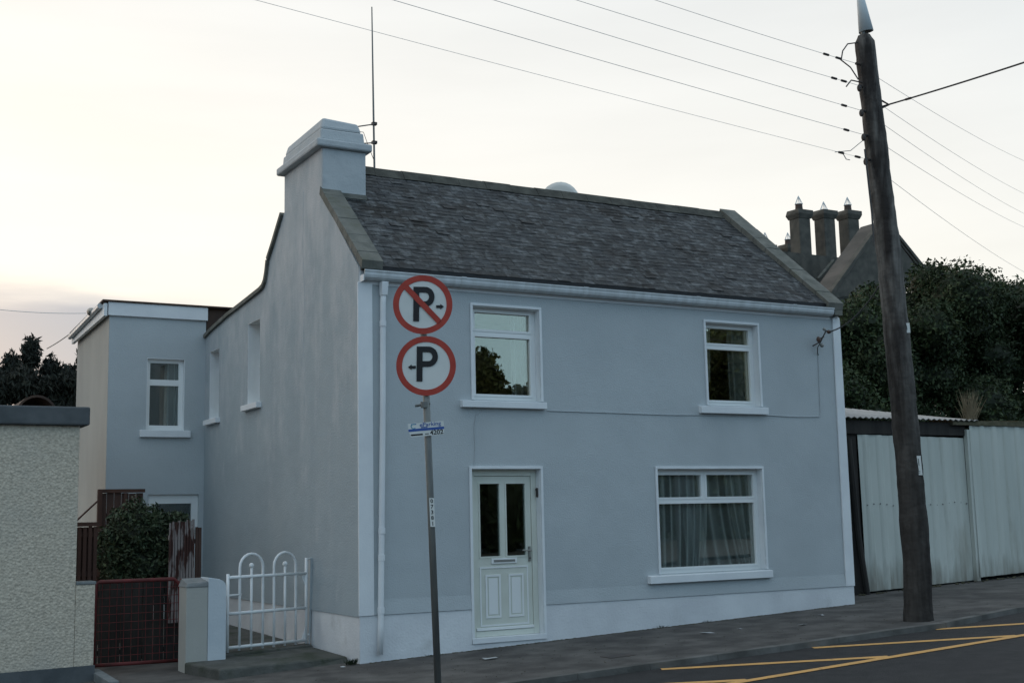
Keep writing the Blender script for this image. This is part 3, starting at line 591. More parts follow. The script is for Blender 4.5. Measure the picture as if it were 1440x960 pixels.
c = Vector(at(787, 255, 2.75))-Vector((0, 0, .42)); ax = Vector((.25, .9, .35)).normalized(); a_ = ax.cross(Vector((0, 0, 1))).normalized(); b_ = a_.cross(ax)
V = []; F = []; nr, nk = 6, 28
for i in range(nr+1):
    for k in range(nk):
        q = 2*math.pi*k/nk; rr = .36*i/nr; V.append(c+(a_*math.cos(q)+b_*math.sin(q)*1.08)*rr+ax*(rr*rr*.55))
for i in range(nr):
    for k in range(nk): F.append((i*nk+k, i*nk+(k+1) % nk, (i+1)*nk+(k+1) % nk, (i+1)*nk+k))
o = MB().add(V, F).build('reflector', M['dish'], D, smooth=True); sol = o.modifiers.new('solid', 'SOLIDIFY'); sol.thickness = .012
MB().tube([(c.x, 2.5, 5.9), (c.x, 2.72, c.z)], .02, 8).build('mount', M['galv'], D)

# ------------------------------------------------------------------ front step platform & yard path
S = MB(); S.hexa([(-1.68, .05, -.33), (-.02, .02, -.33), (-.04, 1.75, -.33), (-1.83, 1.0, -.33)], [(-1.67, .08, -.075), (-.05, .31, -.065), (-.04, 1.75, -.04), (-1.83, 1.0, -.07)])
so_ = thing('doorstep_platform', (-1, .8, -.2), 'worn low concrete step in front of the white gate', 'step')
S.build('slab', M['step'], so_, bevel=.02)
S = MB(); S.hexa([(-1.32, 1.16, -.08), (-.04, 1.50, -.08), (-.04, 1.75, -.08), (-1.38, 1.42, -.08)], [(-1.31, 1.17, -.028), (-.05, 1.51, -.02), (-.05, 1.74, -.01), (-1.37, 1.41, -.02)]); S.build('threshold', M['step'], so_, bevel=.012)
S = MB(); S.hexa([(-1.40, 1.45, -.3), (-.04, 1.78, -.3), (-.04, 6.88, -.3), (-1.4, 6.88, -.3)], [(-1.40, 1.45, -.05), (-.04, 1.78, -.05), (-.04, 6.88, .03), (-1.4, 6.88, .03)])
tag(S.build('yard_path', M['step'], origin=(-1, 4, 0)), kind='structure')

# ------------------------------------------------------------------ gate pier
PR = thing('gate_pier', (-1.58, 1.15, -.1), 'short gate pier, cream on one half, pale blue and round-topped on the other', 'pier')
MB().box(-1.815, -1.555, 1.0, 1.34, -.25, .80).build('cream_half', M['creamrender'], PR, bevel=.006)
MB().hexa([(-1.825, .99, .801), (-1.555, .99, .801), (-1.555, 1.36, .801), (-1.825, 1.36, .801)], [(-1.80, 1.02, .845), (-1.555, 1.0, .865), (-1.555, 1.34, .90), (-1.79, 1.33, .90)]).build('cap', M['capgrey'], PR, bevel=.008)
MB().prism([(-1.553, .985, -.25), (-1.335, .985, -.25), (-1.335, .985, .78), (-1.345, .985, .83), (-1.375, .985, .865), (-1.42, .985, .885), (-1.553, .985, .91)], (0, .36, 0)).build('blue_half', M['pier'], PR, bevel=.012)

# ------------------------------------------------------------------ white gate
GT = thing('garden_gate', (-.62, 1.46, -.02), 'white tubular garden gate with two hoops, hung between the house and the pier', 'gate')
gl, gr = Vector((-1.235, 1.29, 0)), Vector((-.085, 1.615, 0))
def gp(px, z): t = (px-300)/(720-300); return gl+(gr-gl)*t+Vector((0, 0, z))
for z, dz in ((.885, 0), (.445, 0), (.035, 0)): MB().tube([gp(303, z), gp(716, z)], .021, 8).build('rail', M['gatewhite'], GT, smooth=True)
MB().tube([gp(303, -.02), gp(303, .93)], .020, 8).build('stile', M['gatewhite'], GT, smooth=True)
MB().tube([gp(716, -.01), gp(716, 1.085)], .020, 8).build('stile', M['gatewhite'], GT, smooth=True)
for p in (423, 600): 
    MB().tube([gp(p, -.01), gp(p, 1.0)], .017, 8).build('bar', M['gatewhite'], GT, smooth=True)
    MB().ball(gp(p, 1.02), .034).build('finial', M['gatewhite'], GT, smooth=True)
for p, q in ((363, 482), (541, 658)):
    a, b = gp(p, 0), gp(q, 0); c = (a+b)/2; h = (b-a)/2
    pts = [gp(p, -.01), gp(p, .5), gp(p, 1.0)]+[c+h*math.cos(math.pi*(1-k/10))+Vector((0, 0, 1.0+.165*math.sin(math.pi*k/10))) for k in range(1, 10)]+[gp(q, 1.0), gp(q, .5), gp(q, -.01)]
    MB().tube(pts, .018, 8).build('hoop', M['gatewhite'], GT, smooth=True)
MB().tube([gp(285, .665), gp(372, .67)], .013, 8).build('bolt', M['gatewhite'], GT, smooth=True)
for zs in ((.86, .72), (.06, .20)):
    a, b, c = gp(690, zs[0]), gp(712, zs[0]), gp(712, zs[1]); n_ = (gr-gl).normalized().cross(Vector((0, 0, 1)))*.006
    MB().prism([a-n_/2, b-n_/2, c-n_/2], n_).build('corner_plate', M['gatewhite'], GT)
for z in (1.07, .10): MB().tube([gp(716, z), (-.03, 1.66, z)], .012, 6).build('hinge', M['gatewhite'], GT)
MB().hexa([(-.055, 1.63, -.04), (-.036, 1.63, -.04), (-.036, 1.70, -.04), (-.055, 1.70, -.04)], [(-.03, 1.63, 1.08), (-.002, 1.63, 1.08), (-.002, 1.70, 1.08), (-.03, 1.70, 1.08)]).build('wall_plate', M['facade'], GT)

# ------------------------------------------------------------------ red mesh gate
RG = thing('mesh_gate', (-2.25, 1.6, -.15), 'dark red metal gate filled with wire mesh beside the pebbledash wall', 'gate')
MB().tube([(-2.76, 1.6, -.13), (-2.745, 1.6, .87), (-2.70, 1.6, .885), (-1.82, 1.6, .885), (-1.76, 1.6, .84), (-1.74, 1.6, .75), (-1.72, 1.6, -.13)], .024, 8).build('frame', M['redgate'], RG, smooth=True)
MB().tube([(-2.76, 1.6, -.09), (-1.72, 1.6, -.10)], .022, 8).build('rail', M['redgate'], RG, smooth=True)
m_ = MB()
for i in range(1, 12): x = -2.755+i*.0865; m_.tube([(x, 1.6, -.09), (x, 1.6, .88)], .0035, 4)
for i in range(1, 10): z = -.09+i*.098; m_.tube([(-2.75, 1.594, z), (-1.74, 1.594, z)], .0035, 4)
m_.build('mesh_infill', M['redgate'], RG)
MB().box(-1.735, -1.66, 1.56, 1.60, .66, .70).build('latch', M['brass'], RG)
GPo = thing('gate_post', (-1.72, 1.75, -.1), 'slim dark red steel post behind the pier, right of the mesh gate', 'post'); MB().box(-1.70, -1.63, 1.66, 1.73, -.2, .87).build('shaft', M['redgate'], GPo, bevel=.004)
MB().box(-1.71, -1.62, 1.65, 1.74, .8705, .88).build('cap', M['redgate'], GPo)
GPo = thing('gate_post', (-2.79, 1.6, -.1), 'slim dark post at the pebbledash wall, left of the mesh gate', 'post'); MB().box(-2.80, -2.785, 1.58, 1.64, -.2, .89).build('shaft', M['brown'], GPo)
MB().box(-2.784, -2.775, 1.585, 1.62, .2, .24).build('hinge', M['iron'], GPo)

# ------------------------------------------------------------------ neighbour's pebbledash wall
NW = thing('pebbledash_wall', (-4.5, 1.4, -.2), 'pebbledashed boundary wall with dark coping at the left edge', 'wall')
MB().box(-8.5, -3.03, 1.3, 1.6, -.3, 2.735).build('wall_face', M['pebble'], NW, bevel=.01)
MB().box(-3.029, -2.81, 1.3, 1.6, -.3, .875).build('low_end', M['pebble'], NW, bevel=.01)
MB().box(-3.028, -2.80, 1.29, 1.61, .8755, .91).build('low_cap', M['capgrey'], NW, bevel=.008)
MB().box(-8.5, -2.93, 1.22, 1.70, 2.7355, 2.955).build('coping', M['darkcoping'], NW, bevel=.02)
MB().hexa([(-8.5, 1.27, -.4), (-2.80, 1.27, -.4), (-2.80, 1.2995, -.4), (-8.5, 1.2995, -.4)], [(-8.5, 1.27, -.12), (-2.80, 1.27, -.05), (-2.80, 1.2995, -.05), (-8.5, 1.2995, -.12)]).build('plinth', M['darkcoping'], NW)
KB = MB().hexa([(-2.78, .6, -.3), (-2.66, .6, -.3), (-2.70, 1.55, -.3), (-2.82, 1.55, -.3)], [(-2.78, .6, -.17), (-2.66, .6, -.17), (-2.70, 1.55, -.12), (-2.82, 1.55, -.12)]).build('edging_strip', M['capgrey'], bevel=.01)
tag(KB, 'short concrete edging strip at the foot of the pebbledash wall', 'edging')

# ------------------------------------------------------------------ timber panels behind the gates
def slats(name, label, x0, x1, y, z0, z1, n, mat, rails=(.15, .85), gap=.2, slope=0, behind=None, cat='fence panel', y1=None):
    t = thing(name, ((x0+x1)/2, y, z0), label, cat); w_ = (x1-x0)/n; y1 = y if y1 is None else y1
    for i in range(n):
        a = x0+i*w_; yy = y+(y1-y)*i/max(1, n-1); jz = random.uniform(-.012, .012)+slope*i
        MB().box(a+w_*gap/2, a+w_*(1-gap/2), yy, yy+.018, z0, z1+jz).build('slat', mat, t)
    for k in rails:
        z = z0+(z1-z0)*k; MB().hexa([(x0, y+.019, z-.03), (x1, y1+.019, z-.03), (x1, y1+.05, z-.03), (x0, y+.05, z-.03)], [(x0, y+.019, z+.03), (x1, y1+.019, z+.03), (x1, y1+.05, z+.03), (x0, y+.05, z+.03)]).build('rail', mat, t)
    return t
t = slats('slat_fence', 'dark brown slatted panel above the low end of the pebbledash wall', -3.02, -2.71, 1.72, .88, 1.55, 5, M['brown'], gap=.35)
MB().box(-3.03, -2.70, 1.70, 1.76, 1.551, 1.60).build('top_rail', M['brown'], t); MB().box(-3.02, -2.72, 1.775, 1.79, .2, 1.54).build('dark_backing', M['brown'], t)
t = slats('tall_fence_panel', 'tall red-brown fence panel rising behind the bush', -2.17, -1.55, 4.5, -.1, 2.02, 6, M['brown2'], gap=.06)
for z in (2.025,): MB().box(-2.19, -1.53, 4.47, 4.53, z, z+.05).build('top_rail', M['brown'], t)
MB().box(-2.20, -2.14, 4.43, 4.498, -.1, 2.06).build('post', M['brown'], t); MB().box(-1.83, -1.79, 4.46, 4.498, -.1, 2.02).build('post', M['brown'], t)
t = slats('weathered_fence_panel', 'weathered grey slatted panel with peeling brown stain, right of the bush', -1.71, -1.375, 2.3, .3, 1.575, 9, M['greywood'], gap=.22, slope=.004); MB().box(-1.70, -1.38, 2.351, 2.36, .3, 1.5).build('dark_backing', M['tar'], t)  # dark backing added to put shade into the gaps between the slats
t = slats('brown_fence_panel', 'narrow dark brown boards between the weathered panel and the house gable', -1.365, -1.28, 2.32, .3, 1.51, 2, M['brown2'], gap=.1)
R0 = MB().tube([(-2.98, 1.9, 1.58), (-2.62, 2.3, 1.86)], .012, 6).build('brace_rod', M['brown'])
tag(R0, 'thin rod slanting up from the dark slatted panel', 'rod')
BBK = slats('added_dark_boards', 'very dark boards added behind the mesh gate in place of the shade there', -2.80, -1.42, 2.55, -.2, .86, 10, M['tar'], gap=.08)  # boards added, near-black to stand in for shade below the bush

# ------------------------------------------------------------------ foliage
def leaves(blobs, n, size, flat=.5, drop=.0, shell=.65, elong=1.5, tone=(.6, 1.35), up=0.):
    """many folded leaf faces in the outer volume of a set of ellipsoids; blobs = (cx,cy,cz,rx,ry,rz)"""
    B = np.array(blobs, float); vol = (B[:, 3]*B[:, 4]*B[:, 5])**(2/3); k = rng.choice(len(B), n, p=vol/vol.sum())
    d = rng.normal(size=(n, 3)); d /= np.linalg.norm(d, axis=1)[:, None]
    rr = shell+(1.04-shell)*rng.random(n)**.7
    # lumpy: modulate radius with direction-dependent waves
    ph = B[k, 0]*3.1+B[k, 1]*1.7
    rr *= 1+.13*np.sin(d[:, 0]*7+ph)*np.sin(d[:, 2]*6+ph*1.3)+.08*np.sin(d[:, 1]*13+d[:, 2]*11+ph)
    c = B[k, :3]+d*B[k, 3:6]*rr[:, None]
    a = rng.normal(size=(n, 3)); a[:, 2] += up; a /= np.linalg.norm(a, axis=1)[:, None]
    nrm = d+rng.normal(size=(n, 3))*.8; b = np.cross(a, nrm); b /= np.linalg.norm(b, axis=1)[:, None]; m = np.cross(a, b)
    s = size*(.6+.8*rng.random(n))[:, None]
    P = np.stack([c-a*s*elong*.5, c+b*s*.38-m*s*.12, c+a*s*elong*.5, c-b*s*.38-m*s*.12], 1).reshape(-1, 3)
    t = tone[0]+(tone[1]-tone[0])*rng.random(n); hue = rng.normal(size=n)*.06
    T = np.stack([t*(1+hue), t, t*(1-hue), np.ones(n)], 1).repeat(4, 0)
    F = [(4*i, 4*i+1, 4*i+2, 4*i+3) for i in range(n)]
    return P, F, T
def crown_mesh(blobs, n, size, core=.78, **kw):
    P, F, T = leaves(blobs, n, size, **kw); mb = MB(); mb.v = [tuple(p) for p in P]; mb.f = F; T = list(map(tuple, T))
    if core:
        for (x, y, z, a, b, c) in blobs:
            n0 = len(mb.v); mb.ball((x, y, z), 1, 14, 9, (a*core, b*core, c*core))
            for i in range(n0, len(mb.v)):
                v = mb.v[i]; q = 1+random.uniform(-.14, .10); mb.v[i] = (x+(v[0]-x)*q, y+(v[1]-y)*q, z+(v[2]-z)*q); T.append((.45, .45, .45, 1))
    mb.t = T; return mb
def tree(name, label, base, blobs, n, size, mat, trunk_r=.18, group=None, cat='tree', limbs=4, **kw):
    t = thing(name, base, label, cat, group)
    crown_mesh(blobs, n, size, **kw).build('crown', mat, t, normals=False)
    B = Vector(base); C = Vector((sum(b[0] for b in blobs)/len(blobs), sum(b[1] for b in blobs)/len(blobs), sum(b[2] for b in blobs)/len(blobs)))
    mid = B.lerp(C, .55); m = MB(); m.tube([B-Vector((0, 0, .2)), B.lerp(mid, .5)+Vector((.06, .03, 0)), mid, C], [trunk_r*1.2, trunk_r, trunk_r*.8, trunk_r*.4], 9)
    for i in range(limbs):
        b = blobs[int(i*len(blobs)/limbs)]; e = Vector(b[:3]); m.tube([mid, mid.lerp(e, .5)+Vector((0, 0, -.15)), e], [trunk_r*.5, trunk_r*.35, trunk_r*.12], 7)
    m.build('trunk', M['bark'], t, smooth=True); return t
def blobs_on(pts, Y, dy, r, rz=None, n=3):
    out = []
    for (u, v) in pts:
        p = at(u, v, Y); 
        for k in range(n): q = r*random.uniform(.7, 1.15); out.append((p[0]+random.uniform(-.4, .4)*r, Y+random.uniform(-dy, dy), p[2]+random.uniform(-.3, .3)*r-r*.3, q, q, q*.85))
    return out
# dark evergreen mass behind the shed: three trees
def blob_field(x0, x1, topfn, y0, y1, z0, r, n):
    o = []
    for i in range(n):
        x = random.uniform(x0, x1); zt = topfn(x); y = random.uniform(y0, y1); q = r*random.uniform(.6, 1.2)
        z = z0+(zt-q-z0)*random.random()**.55; o.append((x, y, z, q, q, q*.9))
    return o
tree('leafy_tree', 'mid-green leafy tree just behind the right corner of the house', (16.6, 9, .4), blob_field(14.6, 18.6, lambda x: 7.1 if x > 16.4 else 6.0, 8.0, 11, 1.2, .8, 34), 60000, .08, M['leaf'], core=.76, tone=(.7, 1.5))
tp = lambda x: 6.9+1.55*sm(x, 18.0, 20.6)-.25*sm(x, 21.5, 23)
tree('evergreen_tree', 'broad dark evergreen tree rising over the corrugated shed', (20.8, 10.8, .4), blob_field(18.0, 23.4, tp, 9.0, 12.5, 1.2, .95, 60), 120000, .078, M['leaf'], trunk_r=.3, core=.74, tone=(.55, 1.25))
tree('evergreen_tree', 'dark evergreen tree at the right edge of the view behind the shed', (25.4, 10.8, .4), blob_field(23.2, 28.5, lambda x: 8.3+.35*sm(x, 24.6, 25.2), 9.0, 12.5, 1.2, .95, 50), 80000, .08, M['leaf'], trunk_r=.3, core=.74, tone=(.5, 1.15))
# left background conifers
def conifer(label, x, y, ztop, h, r, n, lean=0):
    t = thing('conifer_tree', (x, y, 0), label, 'tree', 'conifers behind the neighbouring wall'); bl = []
    k = 12
    for i in range(k):
        f = i/(k-1); z = ztop-h+h*.94*f; rad = r*(1-f**1.6)*.75+.12
        for j in range(3): a = random.random()*6.28; bl.append((x+math.cos(a)*rad*.6+lean*f, y+math.sin(a)*rad*.6, z, rad*.7+.08, rad*.7+.08, .32))
    P, F, T = leaves(bl, n, .13, elong=2.6, up=.9, tone=(.5, 1.2), shell=.4); mb = MB(); mb.v = [tuple(p) for p in P]; mb.f = F; T = list(map(tuple, T))
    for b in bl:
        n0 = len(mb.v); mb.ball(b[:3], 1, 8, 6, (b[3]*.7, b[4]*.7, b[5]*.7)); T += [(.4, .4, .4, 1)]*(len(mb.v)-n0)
    mb.t = T; mb.build('crown', M['leafdark'], t, normals=False)
    MB().tube([(x, y, -.3), (x+lean*.5, y, ztop-h*.4), (x+lean, y, ztop-.15)], [.16, .09, .02], 8).build('trunk', M['bark'], t); return t

def fir(label, x0, x1, top, ztop, seed, n):
    random.seed(seed); xm = (x0+x1)/2
    b = blob_field(x0, x1, top, 15.2, 17, 1.5, .42, 30)+[(xm, 16, ztop-.45, .22, .22, .45), (xm-.4, 16, ztop-.75, .25, .2, .35), (xm+.45, 16, ztop-.8, .25, .2, .35)]
    tree('conifer_tree', label, (xm, 16, 0), b, n*3, .058, M['leafdark'], trunk_r=.15, group='conifers behind the neighbouring wall', core=.7, elong=2.7, up=1.3, tone=(.5, 1.2), shell=.5)
fir('tallest dark conifer behind the pebbledash wall, its top left of the cream wall', -2.2, -.9, lambda x: 5.35-.5*abs(x+1.5), 5.92, 3, 12000)
fir('dark conifer half hidden by the cream extension wall', -1.0, .3, lambda x: 5.25, 5.72, 4, 10000)
fir('shorter dark conifer at the left edge of the view behind the pebbledash wall', -3.2, -2.0, lambda x: 5.15, 5.55, 5, 10000)
# garden bush behind the red gate
BB = [(-1.95, 3.1, 1.45, .42, .35, .42), (-1.62, 3.0, 1.35, .36, .3, .36), (-2.18, 3.15, 1.15, .30, .3, .38), (-1.85, 3.05, 1.0, .50, .34, .42), (-1.48, 2.95, 1.55, .20, .2, .16)]
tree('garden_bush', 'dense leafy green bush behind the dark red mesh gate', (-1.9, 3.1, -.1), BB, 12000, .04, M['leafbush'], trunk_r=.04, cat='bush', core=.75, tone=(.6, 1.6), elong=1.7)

# ------------------------------------------------------------------ shed with corrugated doors
SH = thing('corrugated_shed', (10.5, 1.2, .2), 'lean-to shed fronted with pale corrugated sheets under a dark beam', 'shed')
def corrug(x0, x1, y, zb0, zb1, zt0, zt1, pitch=.20, amp=.022, broad=True):
    n = int((x1-x0)/pitch*10); V = []; F = []
    for i in range(n+1):
        u = i/n; x = x0+(x1-x0)*u; ph = (x/pitch) % 1
        # trapezoid-like rib: mostly flat with a raised rib
        hgt = amp*(1 if ph < .28 else (1-(ph-.28)/.1 if ph < .38 else (0 if ph < .90 else (ph-.9)/.1)))
        for zz in range(5): t = zz/4; V.append((x, y-hgt+.004*math.sin(x*3+t*5), (zb0+(zb1-zb0)*u)*(1-t)+(zt0+(zt1-zt0)*u)*t))
    for i in range(n):
        for zz in range(4): a = i*5+zz; F.append((a, a+5, a+6, a+1))
    return MB().add(V, F)
def solid(o, t=.004): s = o.modifiers.new('solid', 'SOLIDIFY'); s.thickness = t; s.offset = 1; return o
o = solid(corrug(9.17, 11.66, 1.0, .235, .315, 2.77, 2.74, pitch=.30).build('sliding_door', M['corr'], SH, normals=False)); o['label'] = 'pale corrugated door beside the house'
m_ = MB()
for i in range(17):
    x = 9.28+i*.145; m_.ball((x, .978, 1.62+.02*math.sin(i)), .012, 6, 4)
m_.build('rivets', M['galv'], o)
o = solid(corrug(11.72, 18.5, .93, .36, .60, 2.95, 2.97, pitch=.30).build('corrugated_panel', M['corr'], SH, normals=False)); o['label'] = 'wider corrugated sheet panel at the right edge'
MB().box(11.66, 11.74, .915, .99, .3, 2.88).build('edge_strip', M['corr'], SH)
MB().box(8.35, 11.68, .965, 1.08, 2.775, 3.005).build('beam', M['tar'], SH, bevel=.01)
MB().box(8.78, 9.155, 1.02, 1.12, .0, 2.774).build('timber_post', M['tar'], SH)
MB().tube([(9.12, .93, .1), (9.0, .95, 1.2), (8.93, .96, 2.7)], .05, 8).build('leaning_post', M['tar'], SH)
solid(corrug(8.2, 8.78, 1.05, .2, .2, 2.77, 2.77).build('side_panel', M['corr'], SH, normals=False))
MB().hexa([(8.3, 1.12, .0), (18.5, 1.12, .0), (18.5, 4, .0), (8.3, 4, .0)], [(8.3, 1.12, 2.9), (18.5, 1.12, 2.9), (18.5, 4, 2.9), (8.3, 4, 2.9)]).build('shed_body', M['tar'], SH)
V = []; F = []; n = 110
for i in range(n+1):
    u = i/n; h = .014*math.sin(i*math.pi/2.0*1.0)
    V += [(8.3+(11.9-8.3)*u, .86, 3.035+(.0)*u+h), (8.6+(14.9-8.6)*u, 4.05, 3.68-.31*u+h)]
for i in range(n): F.append((2*i, 2*i+2, 2*i+3, 2*i+1))
solid(MB().add(V, F).build('shed_roof', M['corrroof'], SH, normals=False), .006)
m_ = MB(); x = 11.3
random.seed(11)
while x < 18.4:
    wd = random.uniform(.25, .6); h = random.uniform(.05, .11); m_.hexa([(x, .88, 2.955), (x+wd, .88, 2.955), (x+wd, 1.4, 2.955), (x, 1.4, 2.955)], [(x+.03, .90, 2.96+h), (x+wd+.02, .9, 2.96+h*.9), (x+wd, 1.4, 3.0+h), (x, 1.4, 3.0+h)]); x += wd-.02
m_.build('mossy_ledge', M['moss'], SH)
nt_ = M['corr'].node_tree; Lc = nt_.links.new; bs = nt_.nodes['Principled BSDF']; src = bs.inputs['Base Color'].links[0].from_socket
tcc = N(nt_, 'ShaderNodeTexCoord'); sc_ = N(nt_, 'ShaderNodeSeparateXYZ'); Lc(tcc.outputs['Object'], sc_.inputs[0]); mc_ = N(nt_, 'ShaderNodeMapping'); mc_.inputs['Scale'].default_value = (3, 1, .5); Lc(tcc.outputs['Object'], mc_.inputs[0]); nc_ = N(nt_, 'ShaderNodeTexNoise'); nc_.inputs['Scale'].default_value = 3; nc_.inputs['Detail'].default_value = 6; Lc(mc_.outputs[0], nc_.inputs[0])
ac_ = N(nt_, 'ShaderNodeMath', operation='MULTIPLY_ADD'); ac_.inputs[1].default_value = -1.3; Lc(nc_.outputs[0], ac_.inputs[0]); Lc(sc_.outputs['Z'], ac_.inputs[2])
rc_ = N(nt_, 'ShaderNodeMapRange'); rc_.inputs[1].default_value = -.65; rc_.inputs[2].default_value = -.15; rc_.inputs[3].default_value = .7; rc_.inputs[4].default_value = 0; Lc(ac_.outputs[0], rc_.inputs[0])   # rust and splashed dirt on the sheet bottoms
xc_ = N(nt_, 'ShaderNodeMix', data_type='RGBA'); Lc(rc_.outputs[0], xc_.inputs[0]); Lc(src, xc_.inputs[6]); xc_.inputs[7].default_value = (.17, .15, .115, 1); Lc(xc_.outputs[2], bs.inputs['Base Color'])
# dry grass tuft on the ledge
m_ = MB()
for i in range(150):
    a = random.uniform(-.5, .5); l = random.uniform(.25, .62); b = Vector((12.02+random.uniform(-.09, .09), 1.15+random.uniform(-.08, .08), 3.02)); tip = b+Vector((a*.45+.05, random.uniform(-.12, .12), l)); m_.tube([b, b.lerp(tip, .6)+Vector((0, 0, .03)), tip], [.005, .004, .001], 3, caps=False)
TF = thing('dry_grass_tuft', (12.02, 1.15, 3.0), 'tuft of dry straw-coloured grass growing on the shed ledge', 'grass tuft'); m_.build('blades', M['straw'], TF)
# debris strip under doors
m_ = MB()
for i in range(60):
    x = random.uniform(8.9, 13.5); m_.ball((x, random.uniform(.82, .93), gz(x, 0)+.01), random.uniform(.01, .03), 6, 4, (1.6, 1, .6))
tag(m_.build('leaf_debris', M['moss']), 'crumbs of dead leaves along the foot of the corrugated doors', 'debris', kind='stuff')

# ------------------------------------------------------------------ stone house behind, with chimney stacks
BH = thing('stone_house', (33, 26, .5), 'old dark stone house with tall triple chimneys behind the blue house', 'house')
Yb = 25
def ap(u, v, Y=Yb): return tuple(at(u, v, Y))
def blk(u0, u1, v0, v1, Y, dep, name, mat, parent, bevel=0):
    a, b = at(u0, v1, Y), at(u1, v0, Y); return MB().box(a[0], b[0], Y, Y+dep, a[2], b[2]).build(name, mat, parent, bevel=bevel)
# base block the chimneys stand on, gable and roofs
MB().box(29.7, 36.5, Yb+.3, Yb+8, .0, 10.6).build('wall', M['stone'], BH)
blk(1106, 1216, 366, 430, Yb+.4, 2.2, 'chimney_base', M['stone'], BH)
pk = at(1243, 314, Yb-3); el = at(1168, 420, Yb-3); er = at(1306, 392, Yb-3)
mb = MB(); mb.prism([(el[0], Yb-3, el[2]), (er[0], Yb-3, er[2]-.2), tuple(pk)], (0, .3, 0)); mb.build('gable', M['stone'], BH)
MB().box(el[0]+.2, er[0]-.2, Yb-2.95, Yb+3, 0, min(el[2], er[2])+.3).build('wall', M['stone'], BH)
mb = MB()
for e_, sg in ((el, -1), (er, 1)):
    p0, p1 = Vector(pk), Vector(e_); q = Vector((0, 1.3, 0)); up_ = Vector((0, 0, .12)); a, b = p0+up_, p1+up_+Vector((sg*.15, 0, -.1))
    mb.hexa([p0, p1, p1+q, p0+q], [a, b, b+q, a+q])
mb.build('roof', M['farslate'], BH)
mb = MB()
for e_ in (el, er):
    p0, p1 = Vector(pk)+Vector((0, -.08, .12)), Vector(e_)+Vector((0, -.08, .12)); mb.hexa([p0, p1, p1+Vector((0, .3, 0)), p0+Vector((0, .3, 0))], [p0+Vector((0, 0, .16)), p1+Vector((0, 0, .16)), p1+Vector((0, .3, .16)), p0+Vector((0, .3, .16))])
mb.build('verge', M['stone'], BH)
# flashing strip in the valley
p, q = Vector(at(1150, 392, Yb)), Vector(at(1172, 366, Yb)); MB().tube([p, q], .07, 5).build('lead_flashing', M['coping'], BH)
def stack(x, Y, zb, zt, s, pot=True, cone=True, cap=.10, parent=BH):
    b = MB().box(x, x+s, Y, Y+s, zb, zt).build('chimney', M['stone'], parent, bevel=.03)
    MB().hexa([(x-.02, Y-.02, zt), (x+s+.02, Y-.02, zt), (x+s+.02, Y+s+.02, zt), (x-.02, Y+s+.02, zt)], [(x-cap, Y-cap, zt+.18), (x+s+cap, Y-cap, zt+.18), (x+s+cap, Y+s+cap, zt+.18), (x-cap, Y+s+cap, zt+.18)]).build('corbel', M['stone'], b)
    MB().hexa([(x-cap, Y-cap, zt+.181), (x+s+cap, Y-cap, zt+.181), (x+s+cap, Y+s+cap, zt+.181), (x-cap, Y+s+cap, zt+.181)], [(x-cap, Y-cap, zt+.36), (x+s+cap, Y-cap, zt+.36), (x+s+cap-.1, Y+s+cap, zt+.42), (x-cap+.1, Y+s+cap, zt+.42)]).build('cap', M['stone'], b)
    cx, cy = x+s/2, Y+s/2
    if pot: MB().tube([(cx, cy, zt+.40), (cx, cy, zt+.68)], [.17, .15], 10).build('pot', M['terracotta'], b)
    if cone:
        m_ = MB(); zt2 = zt+(.68 if pot else .45)
        for k in range(6): a = k*math.pi/3; m_.tube([(cx+.17*math.cos(a), cy+.17*math.sin(a), zt2), (cx, cy, zt2+.38)], .016, 4)
        m_.tube([(cx+.17*math.cos(k*math.pi/6), cy+.17*math.sin(k*math.pi/6), zt2) for k in range(13)], .012, 4, caps=False)
        m_.build('bird_guard', M['cone'], b)
for i, (uu, po) in enumerate(((1127, 1), (1162, 0), (1196, 1))):
    c0 = at(uu, 347, Yb+1.0); s = .64; stack(c0[0]-s/2, Yb+.7, at(1127, 362, Yb+1)[2]-.5, at(1127, 309, Yb+1)[2]+i*.13, s, bool(po))
for uu in (1075, 1107):
    Y2 = 33; c0 = at(uu, 350, Y2+.4); s = .62; stack(c0[0]-s/2, Y2, at(uu, 400, Y2)[2], at(uu, 353, Y2)[2], s)
blk(1068, 1118, 362, 430, 33.1, 1.5, 'chimney_base', M['stone'], BH)

# rounded rusty shed roof behind the boundary wall
m_ = MB(); cx, cz = -2.98, 3.12
for k in range(12):
    a0, a1 = math.pi*k/12, math.pi*(k+1)/12
    P_ = lambda a, y, r: (cx+.30*r*math.cos(a), y, cz+.34*r*math.sin(a))
    m_.hexa([P_(a0, 5, .9), P_(a0, 5, 1), P_(a1, 5, 1), P_(a1, 5, .9)], [P_(a0, 7, .9), P_(a0, 7, 1), P_(a1, 7, 1), P_(a1, 7, .9)])
AR = thing('arched_shed', (cx, 6, 0), 'small arched rusty tin shed top just above the pebbledash wall coping', 'shed'); m_.build('roof', M['rust'], AR)
MB().box(cx-.30, cx+.30, 5.05, 6.95, -.1, cz).build('wall', M['rust'], AR)

